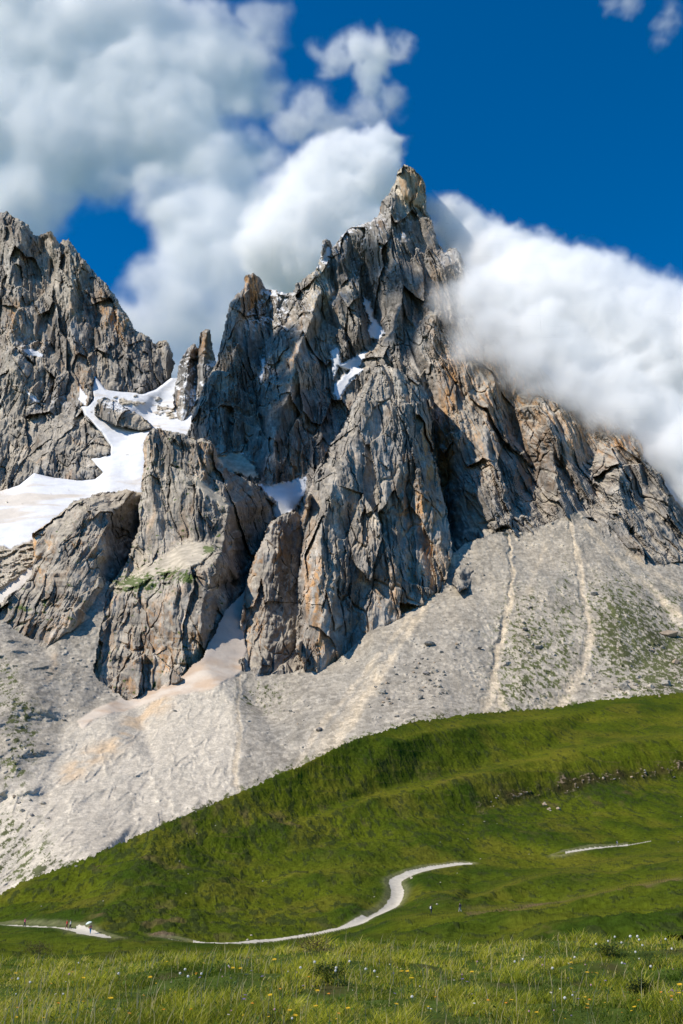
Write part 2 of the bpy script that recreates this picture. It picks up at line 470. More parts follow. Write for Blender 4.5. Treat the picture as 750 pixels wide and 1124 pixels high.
rock('mountain', MAIN_OUT, MAIN, step=0.8, seed=1, strata=.12, flute=1.15, blocky=1.15, warm=.2, lean=.15,
     patches=[([(399,326),(407,330),(411,348),(423,365),(418,372),(407,371),(404,362),(408,352),(400,340)], -4, 'snow'),
              ([(362,386),(371,380),(375,399),(388,392),(405,384),(394,403),(400,405),(388,416),(371,440),(366,433),(368,420),(383,407),(371,403),(366,418),(364,399)], -4, 'snow'),
              ([(282,532),(300,531),(318,528),(337,523),(336,538),(326,556),(313,568),(305,574),(298,560),(303,550),(292,540)], -6, 'snow'),
              ([(243,509),(254,500),(269,496),(262,503),(250,511)], -4, 'snow'),
              ([(288,395),(292,393),(290,408),(287,420),(285,415)], -3, 'snow'),
              ([(352,287),(360,270),(363,274),(358,288)], -3, 'snow'),
              ([(236,500),(262,497),(280,512),(284,526),(262,520),(240,516)], -3, 'gravel'),
              ([(546,586),(562,585),(566,592),(552,592)], -3, 'snow'),
              ([(438,196),(444,187),(452,186),(460,194),(466,206),(467,223),(460,228),(448,222),(440,210)], -4, 'slab')],
     ochre=[(277,315,18,30,.9),(345,330,10,40,.3),(322,400,12,40,.6),(458,205,10,26,.6),(478,330,14,60,.35),(487,500,10,45,1.6),(494,430,12,60,.8),(545,390,40,40,.8),
            (580,430,70,40,.8),(530,470,30,60,.5),(690,478,22,26,1.3),(640,470,40,30,.6),(250,420,14,50,.5),(330,520,14,50,.4),(600,500,60,50,.3)],
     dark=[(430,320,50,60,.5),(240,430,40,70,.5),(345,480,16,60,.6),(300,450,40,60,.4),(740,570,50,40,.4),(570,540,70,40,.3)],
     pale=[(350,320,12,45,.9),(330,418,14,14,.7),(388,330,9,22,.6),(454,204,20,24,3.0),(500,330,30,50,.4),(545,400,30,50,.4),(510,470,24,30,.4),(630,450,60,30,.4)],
     dust=[(300,330,20,22,1.5),(285,350,35,18,.8),(400,270,50,36,.85),(380,255,30,14,1.),(440,245,22,30,.7),(355,285,14,20,1.2),(340,330,60,30,.35),(500,290,30,30,.4),(290,400,10,30,.6)])

E_OUT = [(411,400),(419,399),(437,404),(453,415),(465,423),(473,439),(475,460),(474,479),(476,495),(483,529),(491,561),(494,580),(497,608),(491,635),(484,651),(463,669),(433,686),(407,697),(376,729),(353,744),
         (335,740),(325,715),(327,675),(326,640),(332,600),(334,587),(330,570),(336,548),(345,520),(358,495),(375,470),(390,440),(403,415)]
ELN = [
 [(411,400,1250),(440,404,1255),(465,423,1260),(475,460,1240),(475,495,1205),(483,529,1175),(493,577,1130),(497,608,1100),(484,651,1050),(463,669,1018),(433,686,985),(407,697,958),(376,729,925),(353,744,908),(335,740,915)],
 [(335,740,915),(327,675,975),(326,640,1000),(334,587,1060),(345,520,1125),(375,470,1180),(403,415,1240),(411,400,1250)],
 [(411,400,1240),(402,440,1170),(380,500,1100),(362,545,1045),(353,600,990),(350,660,945),(352,720,915)],
 [(437,404,1235),(445,450,1180),(442,500,1140),(432,560,1080),(428,620,1030),(432,686,985)],
 [(420,440,1185),(412,500,1135),(397,560,1075),(390,620,1025),(388,690,960)],
 [(465,440,1225),(458,500,1160),(463,580,1090),(472,655,1030)],
 [(448,530,1150),(447,600,1075),(450,670,1008)],
 [(372,560,1050),(370,620,1000),(374,700,945)],
]
rock('cliff', E_OUT, ELN, step=0.75, seed=2, strata=.18, warm=.35, amp=.85, blocky=1.25, flute=.8, curl=7, foot=720,
     ochre=[(470,500,10,40,1.2),(455,560,20,50,.7),(478,600,12,40,.8),(345,640,14,60,.9),(400,680,50,40,.5),(350,720,30,25,.6),(450,640,30,40,.5),(335,560,8,40,.6)],
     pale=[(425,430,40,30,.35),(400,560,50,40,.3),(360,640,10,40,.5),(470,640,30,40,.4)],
     dark=[(380,640,30,60,.4),(440,470,26,30,.35),(360,520,20,40,.35)])

F_OUT = [(303,569),(312,562),(326,562),(335,570),(338,618),(334,660),(329,685),(330,715),(336,742),(318,748),(290,750),(268,746),(262,727),(264,712),(262,697),(267,658),(271,634),(281,609),(290,590),(295,575)]
rock('cliff', F_OUT, [
 [(303,569,1170),(312,562,1180),(326,562,1195),(335,570,1200),(338,618,1150),(329,685,1030),(336,742,940)],
 [(303,569,1170),(290,590,1130),(281,609,1100),(271,634,1070),(265,697,985),(272,744,915),(318,748,905),(336,742,940)],
 [(312,562,1170),(302,610,1085),(294,660,1010),(290,700,965),(292,748,905)],
 [(322,600,1150),(318,660,1050),(312,700,990)]], step=.8, seed=3, strata=.3, warm=.3, amp=.7, curl=7, foot=730,
 ochre=[(305,600,8,30,1.2),(285,640,10,40,.8),(275,690,10,30,.9),(300,700,20,30,.6)], dark=[(312,650,30,60,.7)])

G_OUT = [(158,484),(163,474),(168,469),(183,472),(197,475),(215,480),(232,484),(238,493),(241,508),(256,519),(268,525),(285,534),(300,557),(312,600),(312,660),(290,700),(270,690),(256,690),(243,700),
         (222,733),(208,746),(194,751),(165,768),(152,773),(139,775),(118,764),(100,742),(99,720),(104,692),(118,644),(140,616),(147,592),(153,575),(152,557),(155,534),(158,507),(156,493)]
GLN = [
 [(158,484,1205),(156,493,1200),(155,534,1170),(152,557,1150),(147,592,1110),(118,644,1030),(104,692,960),(99,720,920),(100,742,895),(118,764,875),(139,775,858)],
 [(158,484,1205),(168,469,1210),(200,475,1225),(232,484,1235),(241,508,1235),(256,519,1290),(285,534,1320),(300,557,1340),(312,600,1320),(312,660,1240),(290,700,1120)],
 [(163,480,1185),(166,520,1150),(170,570,1110),(176,600,1090)],
 [(200,480,1185),(203,530,1140),(208,570,1105),(214,590,1095)],
 [(182,500,1172),(186,550,1130),(190,590,1098)],
 [(232,488,1200),(222,530,1150),(236,548,1140),(250,556,1145)],
 [(150,612,1082),(176,600,1090),(214,590,1095),(232,594,1090),(246,600,1075)],
 [(118,648,1022),(150,654,990),(190,650,980),(222,628,985),(240,612,1000),(246,600,1075),(250,556,1145),(241,508,1225)],
 [(240,612,1000),(232,640,985),(222,662,962),(222,690,935),(208,728,900),(194,751,882),(165,768,866),(139,775,858)],
 [(120,660,1000),(118,700,950),(118,740,900)],
 [(150,654,988),(145,700,930),(150,765,868)],
 [(190,652,978),(188,700,920),(180,755,876)],
 [(170,652,985),(168,700,935),(164,760,880)],
 [(244,640,1060),(232,690,985),(222,733,915)],
 [(270,600,1220),(268,640,1150),(262,690,1060)],
]
rock('cliff', G_OUT, GLN, step=.75, seed=4, lean=.16, warm=.7, amp=.7, blocky=1.1, flute=1., curl=6, foot=735, strata=.5,
     patches=[([(126,645),(150,626),(176,612),(205,594),(232,596),(238,604),(222,618),(200,626),(170,634),(140,648)], -4, 'gravel'),
              ([(214,522),(224,528),(240,542),(253,554),(244,556),(228,546),(214,532)], -3, 'gravel')],
     green=[(150,640,40,14,1.1),(185,630,25,10,.9),(230,603,9,6,1.6),(205,634,12,8,1.2)],
     ochre=[(225,505,14,22,.9),(160,500,8,30,.5),(170,700,60,60,.55),(208,700,12,30,.8),(150,740,40,30,.5)],
     dark=[(270,600,40,60,.7),(182,540,20,50,.3),(160,690,50,24,.3)], pale=[(150,600,24,40,.4),(200,540,40,50,.25)])

H_OUT = [(-45,690),(-20,672),(0,662),(21,644),(35,630),(38,609),(36,585),(49,575),(69,561),(80,550),(111,540),(139,538),(158,541),(160,600),(145,634),(120,664),(100,680),(69,699),(45,718),(21,703),(3,690),(-20,694)]
rock('cliff', H_OUT, [
 [(-45,690,960),(-20,672,985),(0,662,1000),(21,644,1015),(35,630,1035),(38,609,1060),(36,585,1090),(49,575,1110),(69,561,1150),(80,550,1190),(111,540,1250),(139,538,1290),(158,541,1300),(160,600,1280),(145,634,1200)],
 [(-45,690,960),(3,690,955),(21,703,938),(45,718,925),(69,699,945),(100,680,985),(120,664,1050),(145,634,1200)],
 [(120,561,1115),(121,577,1100),(111,602,1060),(110,632,1025),(107,648,1000),(85,672,965),(60,706,935)],
 [(69,561,1145),(95,562,1105),(120,561,1115),(130,555,1200),(139,538,1290)],
 [(95,562,1100),(90,600,1045),(80,640,995),(60,680,955)],
 [(68,580,1085),(64,620,1025),(40,660,975),(20,690,950)],
 [(50,580,1100),(50,620,1050),(35,650,1005)],
 [(130,580,1190),(128,620,1130),(120,650,1050)]],
 step=.75, seed=5, strata=.5, warm=.7, amp=.7, blocky=1.1, curl=6, foot=680,
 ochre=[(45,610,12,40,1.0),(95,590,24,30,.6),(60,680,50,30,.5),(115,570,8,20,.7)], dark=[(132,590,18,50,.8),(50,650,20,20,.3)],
 green=[(30,668,26,8,.6),(50,662,12,6,.6)])

L_OUT = [(-45,226),(0,232),(8,231),(14,237),(22,241),(31,246),(37,258),(43,257),(50,256),(55,253),(62,262),(66,267),(70,262),(76,261),(83,272),(95,288),(105,300),(118,312),(130,330),(141,347),(150,362),
         (158,366),(165,370),(172,378),(177,374),(183,373),(190,385),(192,400),(188,416),(172,428),(156,433),(135,431),(116,428),(105,413),(101,424),(103,438),(97,446),(90,447),(94,456),(112,475),(122,490),
         (121,499),(110,502),(101,504),(106,511),(115,519),(105,527),(90,528),(60,526),(38,520),(22,534),(0,542),(-45,550)]
rock('mountain', L_OUT, [
 [(-45,226,2060),(0,232,2050),(31,246,2040),(43,257,2040),(55,253,1990),(66,267,2030),(76,261,1970),(95,288,1980),(130,330,1960),(165,370,1930),(190,385,1920),(192,400,1900),(187,424,1860),(155,440,1760),(166,471,1590)],
 [(66,267,2040),(58,300,1990),(54,339,1930),(62,394,1840),(83,424,1780),(92,452,1700)],
 [(76,261,1965),(76,300,1920),(78,350,1865),(90,400,1790),(97,440,1720)],
 [(98,300,1985),(106,345,1930),(101,400,1830),(110,432,1750)],
 [(125,335,1940),(128,380,1880),(125,420,1800),(130,440,1720)],
 [(150,368,1915),(160,400,1860),(172,430,1800)],
 [(22,241,2010),(22,300,1945),(14,380,1815),(22,440,1715),(42,470,1640),(75,492,1560),(108,503,1525),(121,499,1530)],
 [(43,262,2030),(40,340,1920),(46,420,1780),(62,455,1710),(86,482,1620),(94,501,1545)],
 [(0,300,1970),(-5,380,1850),(0,460,1680),(10,520,1520)],
 [(-45,550,1440),(0,542,1460),(38,520,1490),(60,526,1490),(90,528,1480),(115,519,1500)],
 [(99,452,1650),(118,461,1630),(135,468,1600),(166,471,1590)],
 [(-45,226,2060),(-45,400,1850),(-45,550,1440)]],
 step=.85, seed=6, strata=.15, warm=.35, amp=1.1, lean=.24, curl=8,
 patches=[([(24,384),(34,382),(49,389),(46,392),(32,390)], -4, 'snow'), ([(88,422),(96,436),(93,447),(86,438)], -3, 'snow'), ([(28,428),(40,436),(46,444),(36,440)], -3, 'snow')],
 ochre=[(135,355,16,16,1.5),(18,345,8,16,1.2),(90,310,10,30,.7),(125,340,30,16,.6),(95,400,14,40,.5),(30,370,30,40,.3),(90,430,10,14,.7)],
 dark=[(57,360,6,60,.8),(150,395,40,24,.5),(60,420,40,30,.35)], pale=[(80,300,14,40,.6),(20,420,30,60,.5),(40,300,40,50,.3),(110,410,14,20,.5),(10,500,30,40,.4)],
 dust=[(140,450,30,14,1.1),(30,375,26,20,.4),(170,440,20,12,1.),(60,440,30,20,.3)])

rock('mountain', [(104,456),(104,446),(108,438),(115,436),(126,440),(136,446),(149,452),(160,460),(168,469),(155,473),(135,469),(118,463)],
 [[(104,456,1625),(108,438,1650),(126,440,1655),(149,452,1650),(168,469,1625)], [(104,456,1625),(118,463,1600),(135,469,1595),(155,473,1600),(168,469,1625)], [(112,446,1622),(136,455,1615),(155,466,1610)]],
 step=.7, seed=16, warm=.5, amp=.5, strata=.3, curl=4, dust=[(130,445,30,8,.9)])
T_OUT = [(186,490),(190,470),(190,440),(193,418),(196,400),(201,388),(208,379),(214,376),(218,382),(219,366),(223,361),(231,361),(233,374),(236,392),(240,410),(250,430),(252,490)]
rock('mountain', T_OUT, [
 [(186,490,1700),(193,418,1770),(208,379,1790),(214,376,1790),(218,382,1790),(223,361,1760),(231,361,1770),(236,392,1790),(250,430,1760),(252,490,1700)],
 [(210,385,1770),(205,420,1730),(200,450,1700),(200,490,1660)], [(218,386,1800),(216,420,1760),(214,450,1720)], [(226,363,1745),(226,400,1720),(224,440,1700),(222,490,1660)]],
 step=.8, seed=8, warm=.25, amp=.6, curl=6, ochre=[(225,375,10,20,.8)], dark=[(205,400,16,30,.5)],
 dust=[(210,440,30,40,1.2),(235,415,10,30,1.3),(200,400,20,30,.8)])

rock('rock_outcrop', [(497,641),(501,626),(509,617),(518,616),(523,624),(521,638),(513,646),(503,650)],
 [[(497,641,1040),(501,626,1075),(509,617,1100),(518,616,1105),(523,624,1085),(521,638,1050)],[(497,641,1040),(503,650,1010),(513,646,1015),(521,638,1050)],[(506,628,1050),(508,642,1018)]],
 step=.6, seed=17, warm=.1, amp=.3, strata=.2, curl=5, skirt=30, dark=[(510,632,20,20,.7)])
_ro = bpy.data.objects['rock_outcrop']; del _ro['kind']; tag(_ro, 'dark jagged rock outcrop standing out of the scree below the wall', 'rock')

# ------------------------------------------------------------------ snowfield between the peaks
def sheet(u0, u1, du, v0, v1, dv, lines, smooth_r):
    u, v = grid(u0, u1, du, v0, v1, dv)
    Y = tri_interp(lines, u, v)
    Y = blur(Y, smooth_r)
    return u, v, Y

def cellmask(m): return m[:-1, :-1] & m[1:, :-1] & m[:-1, 1:] & m[1:, 1:]

u, v, Y = sheet(-50, 262, 1.0, 415, 700, 1.0, [
 [(-50,650,1080),(0,640,1080),(20,650,1060),(60,640,1080)],
 [(-50,598,1150),(0,592,1160),(30,588,1160),(60,600,1150)],
 [(-50,540,1400),(0,535,1430),(30,518,1480),(60,522,1470),(100,530,1440),(112,548,1330),(60,565,1230),(20,575,1200),(-50,585,1190)],
 [(118,545,1340),(152,540,1370),(160,480,1560),(208,470,1640),(262,500,1560)],
 [(100,520,1470),(125,495,1540),(150,475,1620),(205,462,1690)],
 [(95,450,1660),(130,455,1670),(165,455,1740),(195,415,1850),(262,415,1800)],
 [(-50,415,1800),(95,415,1780)], [(-50,700,1010),(262,700,1010)], [(262,600,1400),(160,600,1290)]], 4)
Y = Y + 260*sstep(-1, 8, sdf(L_OUT, u, v))
P = at(u, v, Y)
q = np.stack([P[..., 0]/40, P[..., 1]/40, P[..., 2]/40], -1)
n1 = fbm(q, 5, 300); wrp = 5*fbm(np.stack([u/14, v/14, u*0], -1), 4, 301)
rocky = sstep(-1.5, 1.5, v-(597+3*np.sin(u/7))+wrp) + sstep(.30, .40, .5*fbm(np.stack([u/12, v/5, u*0], -1), 4, 303)-.05+.45*np.exp(-((u-185)/22)**2-((v-452)/12)**2)+.4*np.exp(-((u-135)/30)**2-((v-440)/8)**2))
rocky = np.clip(rocky, 0, 1)
gl = [(36,640),(0,662),(-30,670),(-30,655),(0,646),(20,632),(38,618)]
rocky = np.where(sdf(gl, u+wrp*.5, v) > 0, 0, rocky)
rr = ridged(q*3.2, 5, 305)
Y2 = Y + n1*4*(1-rocky) - rocky*(rr*14) 
P = at(u, v, Y2)
dirt = sstep(.0, .5, fbm(np.stack([P[..., 0]/90, P[..., 1]/60, P[..., 2]/30], -1), 4, 306)+.9*np.exp(-((u-5)/60)**2-((v-560)/28)**2)-.25)
dirt = np.maximum(dirt, .9*(sdf(gl, u, v) > -3)); col = lerp(np.broadcast_to(SNOW, P.shape), np.array([.58, .50, .40]), dirt*.75)
col = lerp(col, lerp(np.broadcast_to(ROCK_B, P.shape), PALE, np.clip(.5+n1, 0, 1))*(.8+.4*rr[..., None]), rocky)
isr = cellmask(rocky > .5)
isl = cellmask(rocky <= 10)
for nm, m, mt in (('rock_slab', isr, M_rock), ('snowfield', isl & ~isr, M_snow)):
    a, b, c = compact(P.reshape(-1, 3), grid_faces(m), col.reshape(-1, 3))
    tag(new_mesh(nm, a, b, mt, c, smooth=(nm == 'snowfield')), kind='structure')

# ------------------------------------------------------------------ scree fans
SC = [
 [(-60,678,965),(3,684,960),(45,712,930),(69,694,945),(107,646,1020),(118,640,1040)],
 [(118,640,1040),(108,690,955),(100,737,890),(118,758,870),(139,771,855),(152,769,860),(194,748,878),(222,727,900),(243,685,985),(256,665,1030),(270,650,1080)],
 [(270,650,1080),(266,697,985),(272,735,915),(290,743,905),(318,742,905),(335,735,910),(353,738,905),(376,724,925),(407,693,955),(433,682,985),(463,665,1015),(484,650,1045),(497,610,1110),(512,598,1140),(547,586,1160),(575,587,1165),
  (625,566,1185),(640,568,1185),(675,588,1160),(715,613,1130),(750,618,1125),(800,635,1110)],
 [(-60,1030,430),(0,1000,440),(60,965,455),(100,945,470)],
 [(-60,800,720),(0,790,730),(30,770,770),(20,730,860)],
 [(60,730,885),(70,790,770),(60,850,650),(40,900,560)],
 [(88,780,800),(120,800,740),(80,870,610)],
 [(150,780,830),(170,840,670),(150,900,570)],
 [(258,738,905),(262,780,790),(258,820,700),(262,870,620),(275,880,610)],
 [(280,770,850),(300,800,760),(320,850,650)],
 [(400,740,870),(380,790,740),(350,850,640)],
 [(497,630,1070),(450,690,940),(420,750,815),(395,800,705)],
 [(520,640,1055),(500,700,905),(480,760,785)],
 [(558,590,1160),(562,630,1062),(556,680,955),(546,720,880),(538,750,820),(548,780,765)],
 [(575,600,1140),(580,650,1010),(575,700,902),(570,760,790)],
 [(600,600,1130),(600,650,1005),(600,720,860),(590,770,775)],
 [(628,575,1172),(634,610,1095),(640,660,988),(645,700,905),(636,740,830),(612,775,772)],
 [(660,620,1070),(680,680,930),(690,740,820)],
 [(680,610,1110),(715,645,1035),(755,680,960)],
 [(750,650,1040),(750,700,930),(750,745,800),(800,750,800)],
 [(100,1000,430),(375,900,480),(420,850,560),(500,830,600),(750,800,650),(800,800,650)],
 [(-60,1100,300),(800,1100,300)],
]
u, v, Y = sheet(-60, 810, 0.8, 560, 1010, 0.8, SC, 3)
P = at(u, v, Y); x, y, z = P[..., 0], P[..., 1], P[..., 2]
wu = 4*fbm(np.stack([u/16, v/16, u*0], -1), 4, 400); wv = 4*fbm(np.stack([u/16, v/16, u*0], -1), 4, 401)
gul = 0; streak = 0; wu2 = 3*fbm(np.stack([u/5, v/8, u*0], -1), 3, 402)
GUL = [([(640,736),(622,762),(604,786)], 11., 1.6), ([(543,738),(541,765),(545,790)], 10., 1.4), ([(420,735),(375,795),(335,850)], 9., .6), ([(557,588),(563,632),(556,680),(548,712),(540,742),(534,765),(530,790)], 4., 5.), ([(557,588),(563,632),(556,680),(546,712),(541,742),(549,768),(556,790)], 3., 4.), ([(626,572),(634,612),(641,655),(648,695),(640,735),(618,765),(600,785)], 4.5, 6.),
       ([(500,612),(462,672),(425,730),(385,790),(350,850)], 5., 2.), ([(490,620),(440,690),(395,745),(350,800),(320,850)], 3., 1.), ([(640,573),(672,610),(705,640),(740,668),(760,680)], 4., 1.5), ([(690,608),(720,630),(760,655)], 4., 1.5),
       ([(600,600),(588,625),(580,650)], 3, .5), ([(455,690),(400,750),(345,830)], 2.5, .8), ([(262,742),(262,800),(258,850),(262,872)], 3., 2.5), ([(560,640),(575,700),(580,720)], 2., .5)]
for pts, w_, dep in GUL:
    d, tt = dist_line(pts, u+wu*.8+wu2*.9, v+wv*.3, param=True)
    wd = w_*(.5+.9*(tt/len(pts))**1.3)*(.8+.5*np.clip(wv/3+.5,0,1))
    g = np.exp(-(d/wd)**2)
    gul = gul + dep*(g - .55*np.exp(-((d-wd*1.9)/(wd*.7))**2)); streak = np.maximum(streak, np.exp(-(d/(wd*1.25))**4)*np.clip(dep/2.5+.3, 0, 1)*np.clip(.75+.12*wv+.1*wu2, .3, 1))
down = np.stack([x/14, y/80, z/50], -1)
rill = fbm(down, 4, 410); med = fbm(np.stack([x/26, y/26, z/26], -1), 5, 411)
pale_fan = sstep(-12, 12, sdf([(150,760),(262,735),(268,800),(262,880),(120,945),(60,965),(30,975),(0,1000),(-40,1010),(-40,880),(30,850),(80,800)], u+wu*2, v+wv*2))
snake = ridged(np.stack([x/16+.6*z/16, y/44, z/22-.2*x/16], -1)+.5*fbm(down*2., 2, 412)[..., None], 4, 413)
left_mound = sstep(-10, 10, sdf([(-60,684),(3,684),(45,712),(80,745),(100,770),(92,785),(60,840),(40,870),(-60,880)], u+wu, v+wv))
lm = ridged(np.stack([x/60, y/90, z/60], -1), 4, 414)
# bedrock hump under the right tip of the fans and the small outcrop
Y2 = Y + gul*.35 + rill*2.6 + med*1.3 + (1-.6*pale_fan)*1.2*fbm(np.stack([x/6, y/9, z/6], -1), 4, 415, gain=.75) - pale_fan*snake*3.2 - left_mound*lm*16
wl_, wf, wi = worley(np.stack([x/4.2, y/6, z/4.2], -1), 416)
stones = sstep(.62, .9, wi)*(.45+.8*sstep(-.1, .4, med))*(1-.6*pale_fan)*(1-.85*streak)
Y2 -= stones*2.2*np.clip(wl_*3, 0, 1)
snow_tongue = np.array([(272,648),(268,690),(272,712),(266,738),(258,745),(240,752),(222,760),(180,766),(140,780),(108,788),(92,800),(84,792),(96,782),(120,770),(139,764),(152,762),(194,740),(222,720),(240,680),(256,655)], float)
st_s = sdf(snow_tongue, u+wu*.5, v+wv*.5)
st_m = sstep(-1, 2.5, st_s)
Ysm = blur(Y, 4)-3 + 2.0*fbm(np.stack([x/35, y/60, z/30], -1), 3, 417)
Y2 = Y2*(1-st_m)+Ysm*st_m
P = at(u, v, Y2)
n = normals(P)
col = np.broadcast_to(SCREE, P.shape)*(1+.22*med[..., None]+.18*rill[..., None])
col = lerp(col, np.array([.52,.46,.37]), .85*pale_fan)
col = lerp(col, np.array([.38,.345,.285]), .5*pale_fan*sstep(.45, .8, snake))
col = lerp(col, np.array([.50,.415,.30]), .95*streak)
graywash = np.clip(fbm(np.stack([x/70, y/100, z/70], -1), 4, 418)+.15, 0, 1)
col = lerp(col, np.array([.27,.25,.215]), .75*graywash*(1-streak)*(1-pale_fan))
col = col*(1+.07*rng.normal(size=wi.shape))[..., None]*(1+.5*(wi[..., None]-.5)*(1-.5*pale_fan[..., None]))
orange = np.exp(-(dist_line([(178,770),(150,790),(128,815),(95,835),(75,850)], u+wu, v+wv*.6)/10)**2)*sstep(-.3, .4, rill+med)
orange = np.maximum(orange, .5*np.exp(-(dist_line([(60,720),(60,730),(52,745)], u+wu, v)/4)**2))
col = lerp(col, np.array([.56,.41,.26]), np.clip(orange*.85, 0, .85))
# greenery on the stones
gz = 0
for (cu, cv, ru, rv, k) in [(20,800,18,36,1.),(0,745,14,20,.9),(10,930,34,34,.85),(40,960,34,20,.8),(590,730,34,44,1.0),(575,690,26,40,.6),(672,690,26,44,1.1),(690,660,34,24,.7),(725,720,46,34,1.5),(745,735,50,26,1.6),(620,690,8,60,.7),(290,765,26,16,.55),(15,850,12,20,.5),(700,700,30,30,.9),(560,760,20,20,.8),(740,660,16,12,.7)]:
    gz = gz + k*np.exp(-((u-cu)/ru)**2-((v-cv)/rv)**2)
crest_v = np.interp(u, [0,40,100,180,260,330,400,450,500,560,600,660,750], [981,962,941,905,871,838,808,793,785,780,778,768,760])
gz = gz+1.1*np.exp(-((crest_v-v)/5)**2)*np.clip(.6+wu/5, 0, 1.2)
gr = fbm(np.stack([x/4.+ (z/22)*.8, y/11, z/8], -1), 5, 420, gain=.75)
gm = sstep(.0, .10, gr+.40*np.clip(gz, 0, 1.7)-.44)*(1-.9*streak)*(1-st_m)*np.clip(gz*3, 0, 1)
col = lerp(col, np.array([.068,.080,.024])*(1+.5*rill[..., None]), np.clip(gm, 0, .92))
dk = fbm(np.stack([u/40, v/24, u*0], -1), 3, 421)
tcol = lerp(np.broadcast_to(np.array([.50,.37,.26]), P.shape), np.array([.60,.51,.41]), sstep(-.5, .4, fbm(np.stack([x/30, y/30, z/12], -1), 4, 422)))
tcol = lerp(tcol, np.array([.46,.40,.34]), .8*sstep(735, 715, v))  # upper tongue toned down: the pillar's shade painted into the snow
col = lerp(col, tcol, st_m)
# keep the sheet's upper edge along the foot of the rock
TOP = [p[:2] for p in SC[0]]+[p[:2] for p in SC[1][1:]]+[p[:2] for p in SC[2][1:]]
TOP = TOP+[(900, 635), (900, 1100), (-100, 1100), (-100, 678)]
rim = sdf(TOP, u+.8*wu, v+.8*wv)
okm = rim > -2.5
cells = cellmask(okm)
sn = cellmask(st_s > .8) & cells
for nm, m, mt in (('scree_slope', cells & ~sn, M_scree), ('snow_patch', sn, M_snow)):
    a, b, c = compact(P.reshape(-1, 3), grid_faces(m), col.reshape(-1, 3))
    o = new_mesh(nm, a, b, mt, c, smooth=True)
    if nm == 'scree_slope': tag(o, kind='structure')
    else: tag(o, 'long dirty tan snow tongue lying in the gully below the rock pillar', 'snow patch', 'snow patches in the gullies')
scree_P, scree_u0, scree_v0, scree_d = P, -60, 560, 0.8

# ------------------------------------------------------------------ green hill with the gravel path
HL = [
 [(-60,1010,262),(0,981,262),(40,962,268),(100,941,278),(180,905,298),(260,871,325),(330,838,358),(400,808,395),(450,793,430),(500,785,468),(560,780,508),(600,778,530),(660,768,555),(750,760,580),(820,757,590)],
 [(-60,1012,225),(0,1015,228),(60,1019,212),(108,1025,192),(215,1036,186),(300,1032,196),(350,1024,206),(400,1012,220),(432,997,240),(440,985,252),(436,972,264),(455,960,275),(515,948,288),(560,942,294),(620,935,300),(690,927,310),(760,918,318),(820,914,322)],
 [(250,945,286),(350,925,308),(450,900,334)],
 [(375,889,334),(450,866,362),(525,851,384),(600,829,408),(675,816,425),(750,807,438),(820,800,448)],
 [(450,876,356),(525,861,377),(600,842,398),(675,830,412),(750,822,424),(820,815,434)],
 [(450,861,384),(525,846,408),(600,824,434),(675,811,454),(750,802,470),(820,795,480)],
 [(520,893,362),(580,880,380),(660,866,398),(750,855,412),(820,847,420)],
 [(430,818,394),(475,803,420),(540,795,452),(595,789,474)],
 [(540,790,478),(595,785,502),(660,778,520),(750,771,545)],
 [(0,995,246),(150,960,258),(300,960,275),(400,940,288)],
 [(300,905,314),(375,883,350)],
 [(425,1018,152),(480,1008,146),(525,1003,142),(615,993,138),(675,977,139),(750,961,144),(820,948,148)],
 [(480,1003,196),(525,999,200),(615,988,202),(675,972,204),(750,956,210),(820,944,214)],
 [(495,996,206),(575,967,226),(650,951,238),(750,933,254),(820,922,262)],
 [(515,988,232),(575,962,262),(650,947,278),(750,929,296),(820,918,305)],
 [(540,1026,118),(600,1016,116),(680,1006,112),(750,997,110),(820,990,108)],
 [(-60,1045,150),(100,1045,145),(250,1050,135),(380,1040,128),(480,1036,112),(620,1026,98),(760,1012,92),(820,1008,90)],
 [(-60,1075,95),(250,1075,90),(480,1060,88),(620,1048,84),(820,1035,80)],
 [(0,1028,195),(100,1034,170),(215,1043,160),(300,1042,165)],
]
CREST = HL[0]
HL = HL+[[(p[0], p[1]-60, p[2]+70) for p in CREST]]
u, v, Y = sheet(-60, 810, 0.6, 745, 1075, 0.5, HL, 4)
P = at(u, v, Y); x, y, z = P[..., 0], P[..., 1], P[..., 2]
topv = np.interp(u, [p[0] for p in HL[0]], [p[1] for p in HL[0]])
topv = topv + 2.6*fbm(np.stack([u/3.5, u*0+5, u*0], -1), 3, 502) + 1.6*fbm(np.stack([u/9, u*0, u*0], -1), 4, 500) + 1.2*fbm(np.stack([u/50, u*0+3, u*0], -1), 2, 501)
PATHS = [[(-60,1016),(0,1015),(28,1018),(60,1019),(82,1021),(96,1025),(108,1028),(122,1030)],
         [(180,1030),(212,1036),(240,1036.5),(265,1035.5),(300,1032.5),(330,1028),(358,1024),(380,1019),(400,1012),(418,1004),(432,994),(437,985),(436,975),(432,969),(440,963),(455,957.5),(475,953),(495,950),(516,948)],
         [(612,937),(625,934.5),(650,932),(668,930.5),(700,926),(720,922),(740,918),(770,913)]]
def surf_lookup(P, uu, vv, u0, v0, du, dv):
    fi = np.clip((np.asarray(uu, float)-u0)/du, 0, P.shape[1]-1.001); fj = np.clip((np.asarray(vv, float)-v0)/dv, 0, P.shape[0]-1.001)
    i = fi.astype(int); j = fj.astype(int); a = (fi-i)[..., None]; b = (fj-j)[..., None]
    return P[j, i]*(1-a)*(1-b)+P[j, i+1]*a*(1-b)+P[j+1, i]*(1-a)*b+P[j+1, i+1]*a*b
pathd = np.full(u.shape, 1e9); pathw = np.zeros(u.shape)
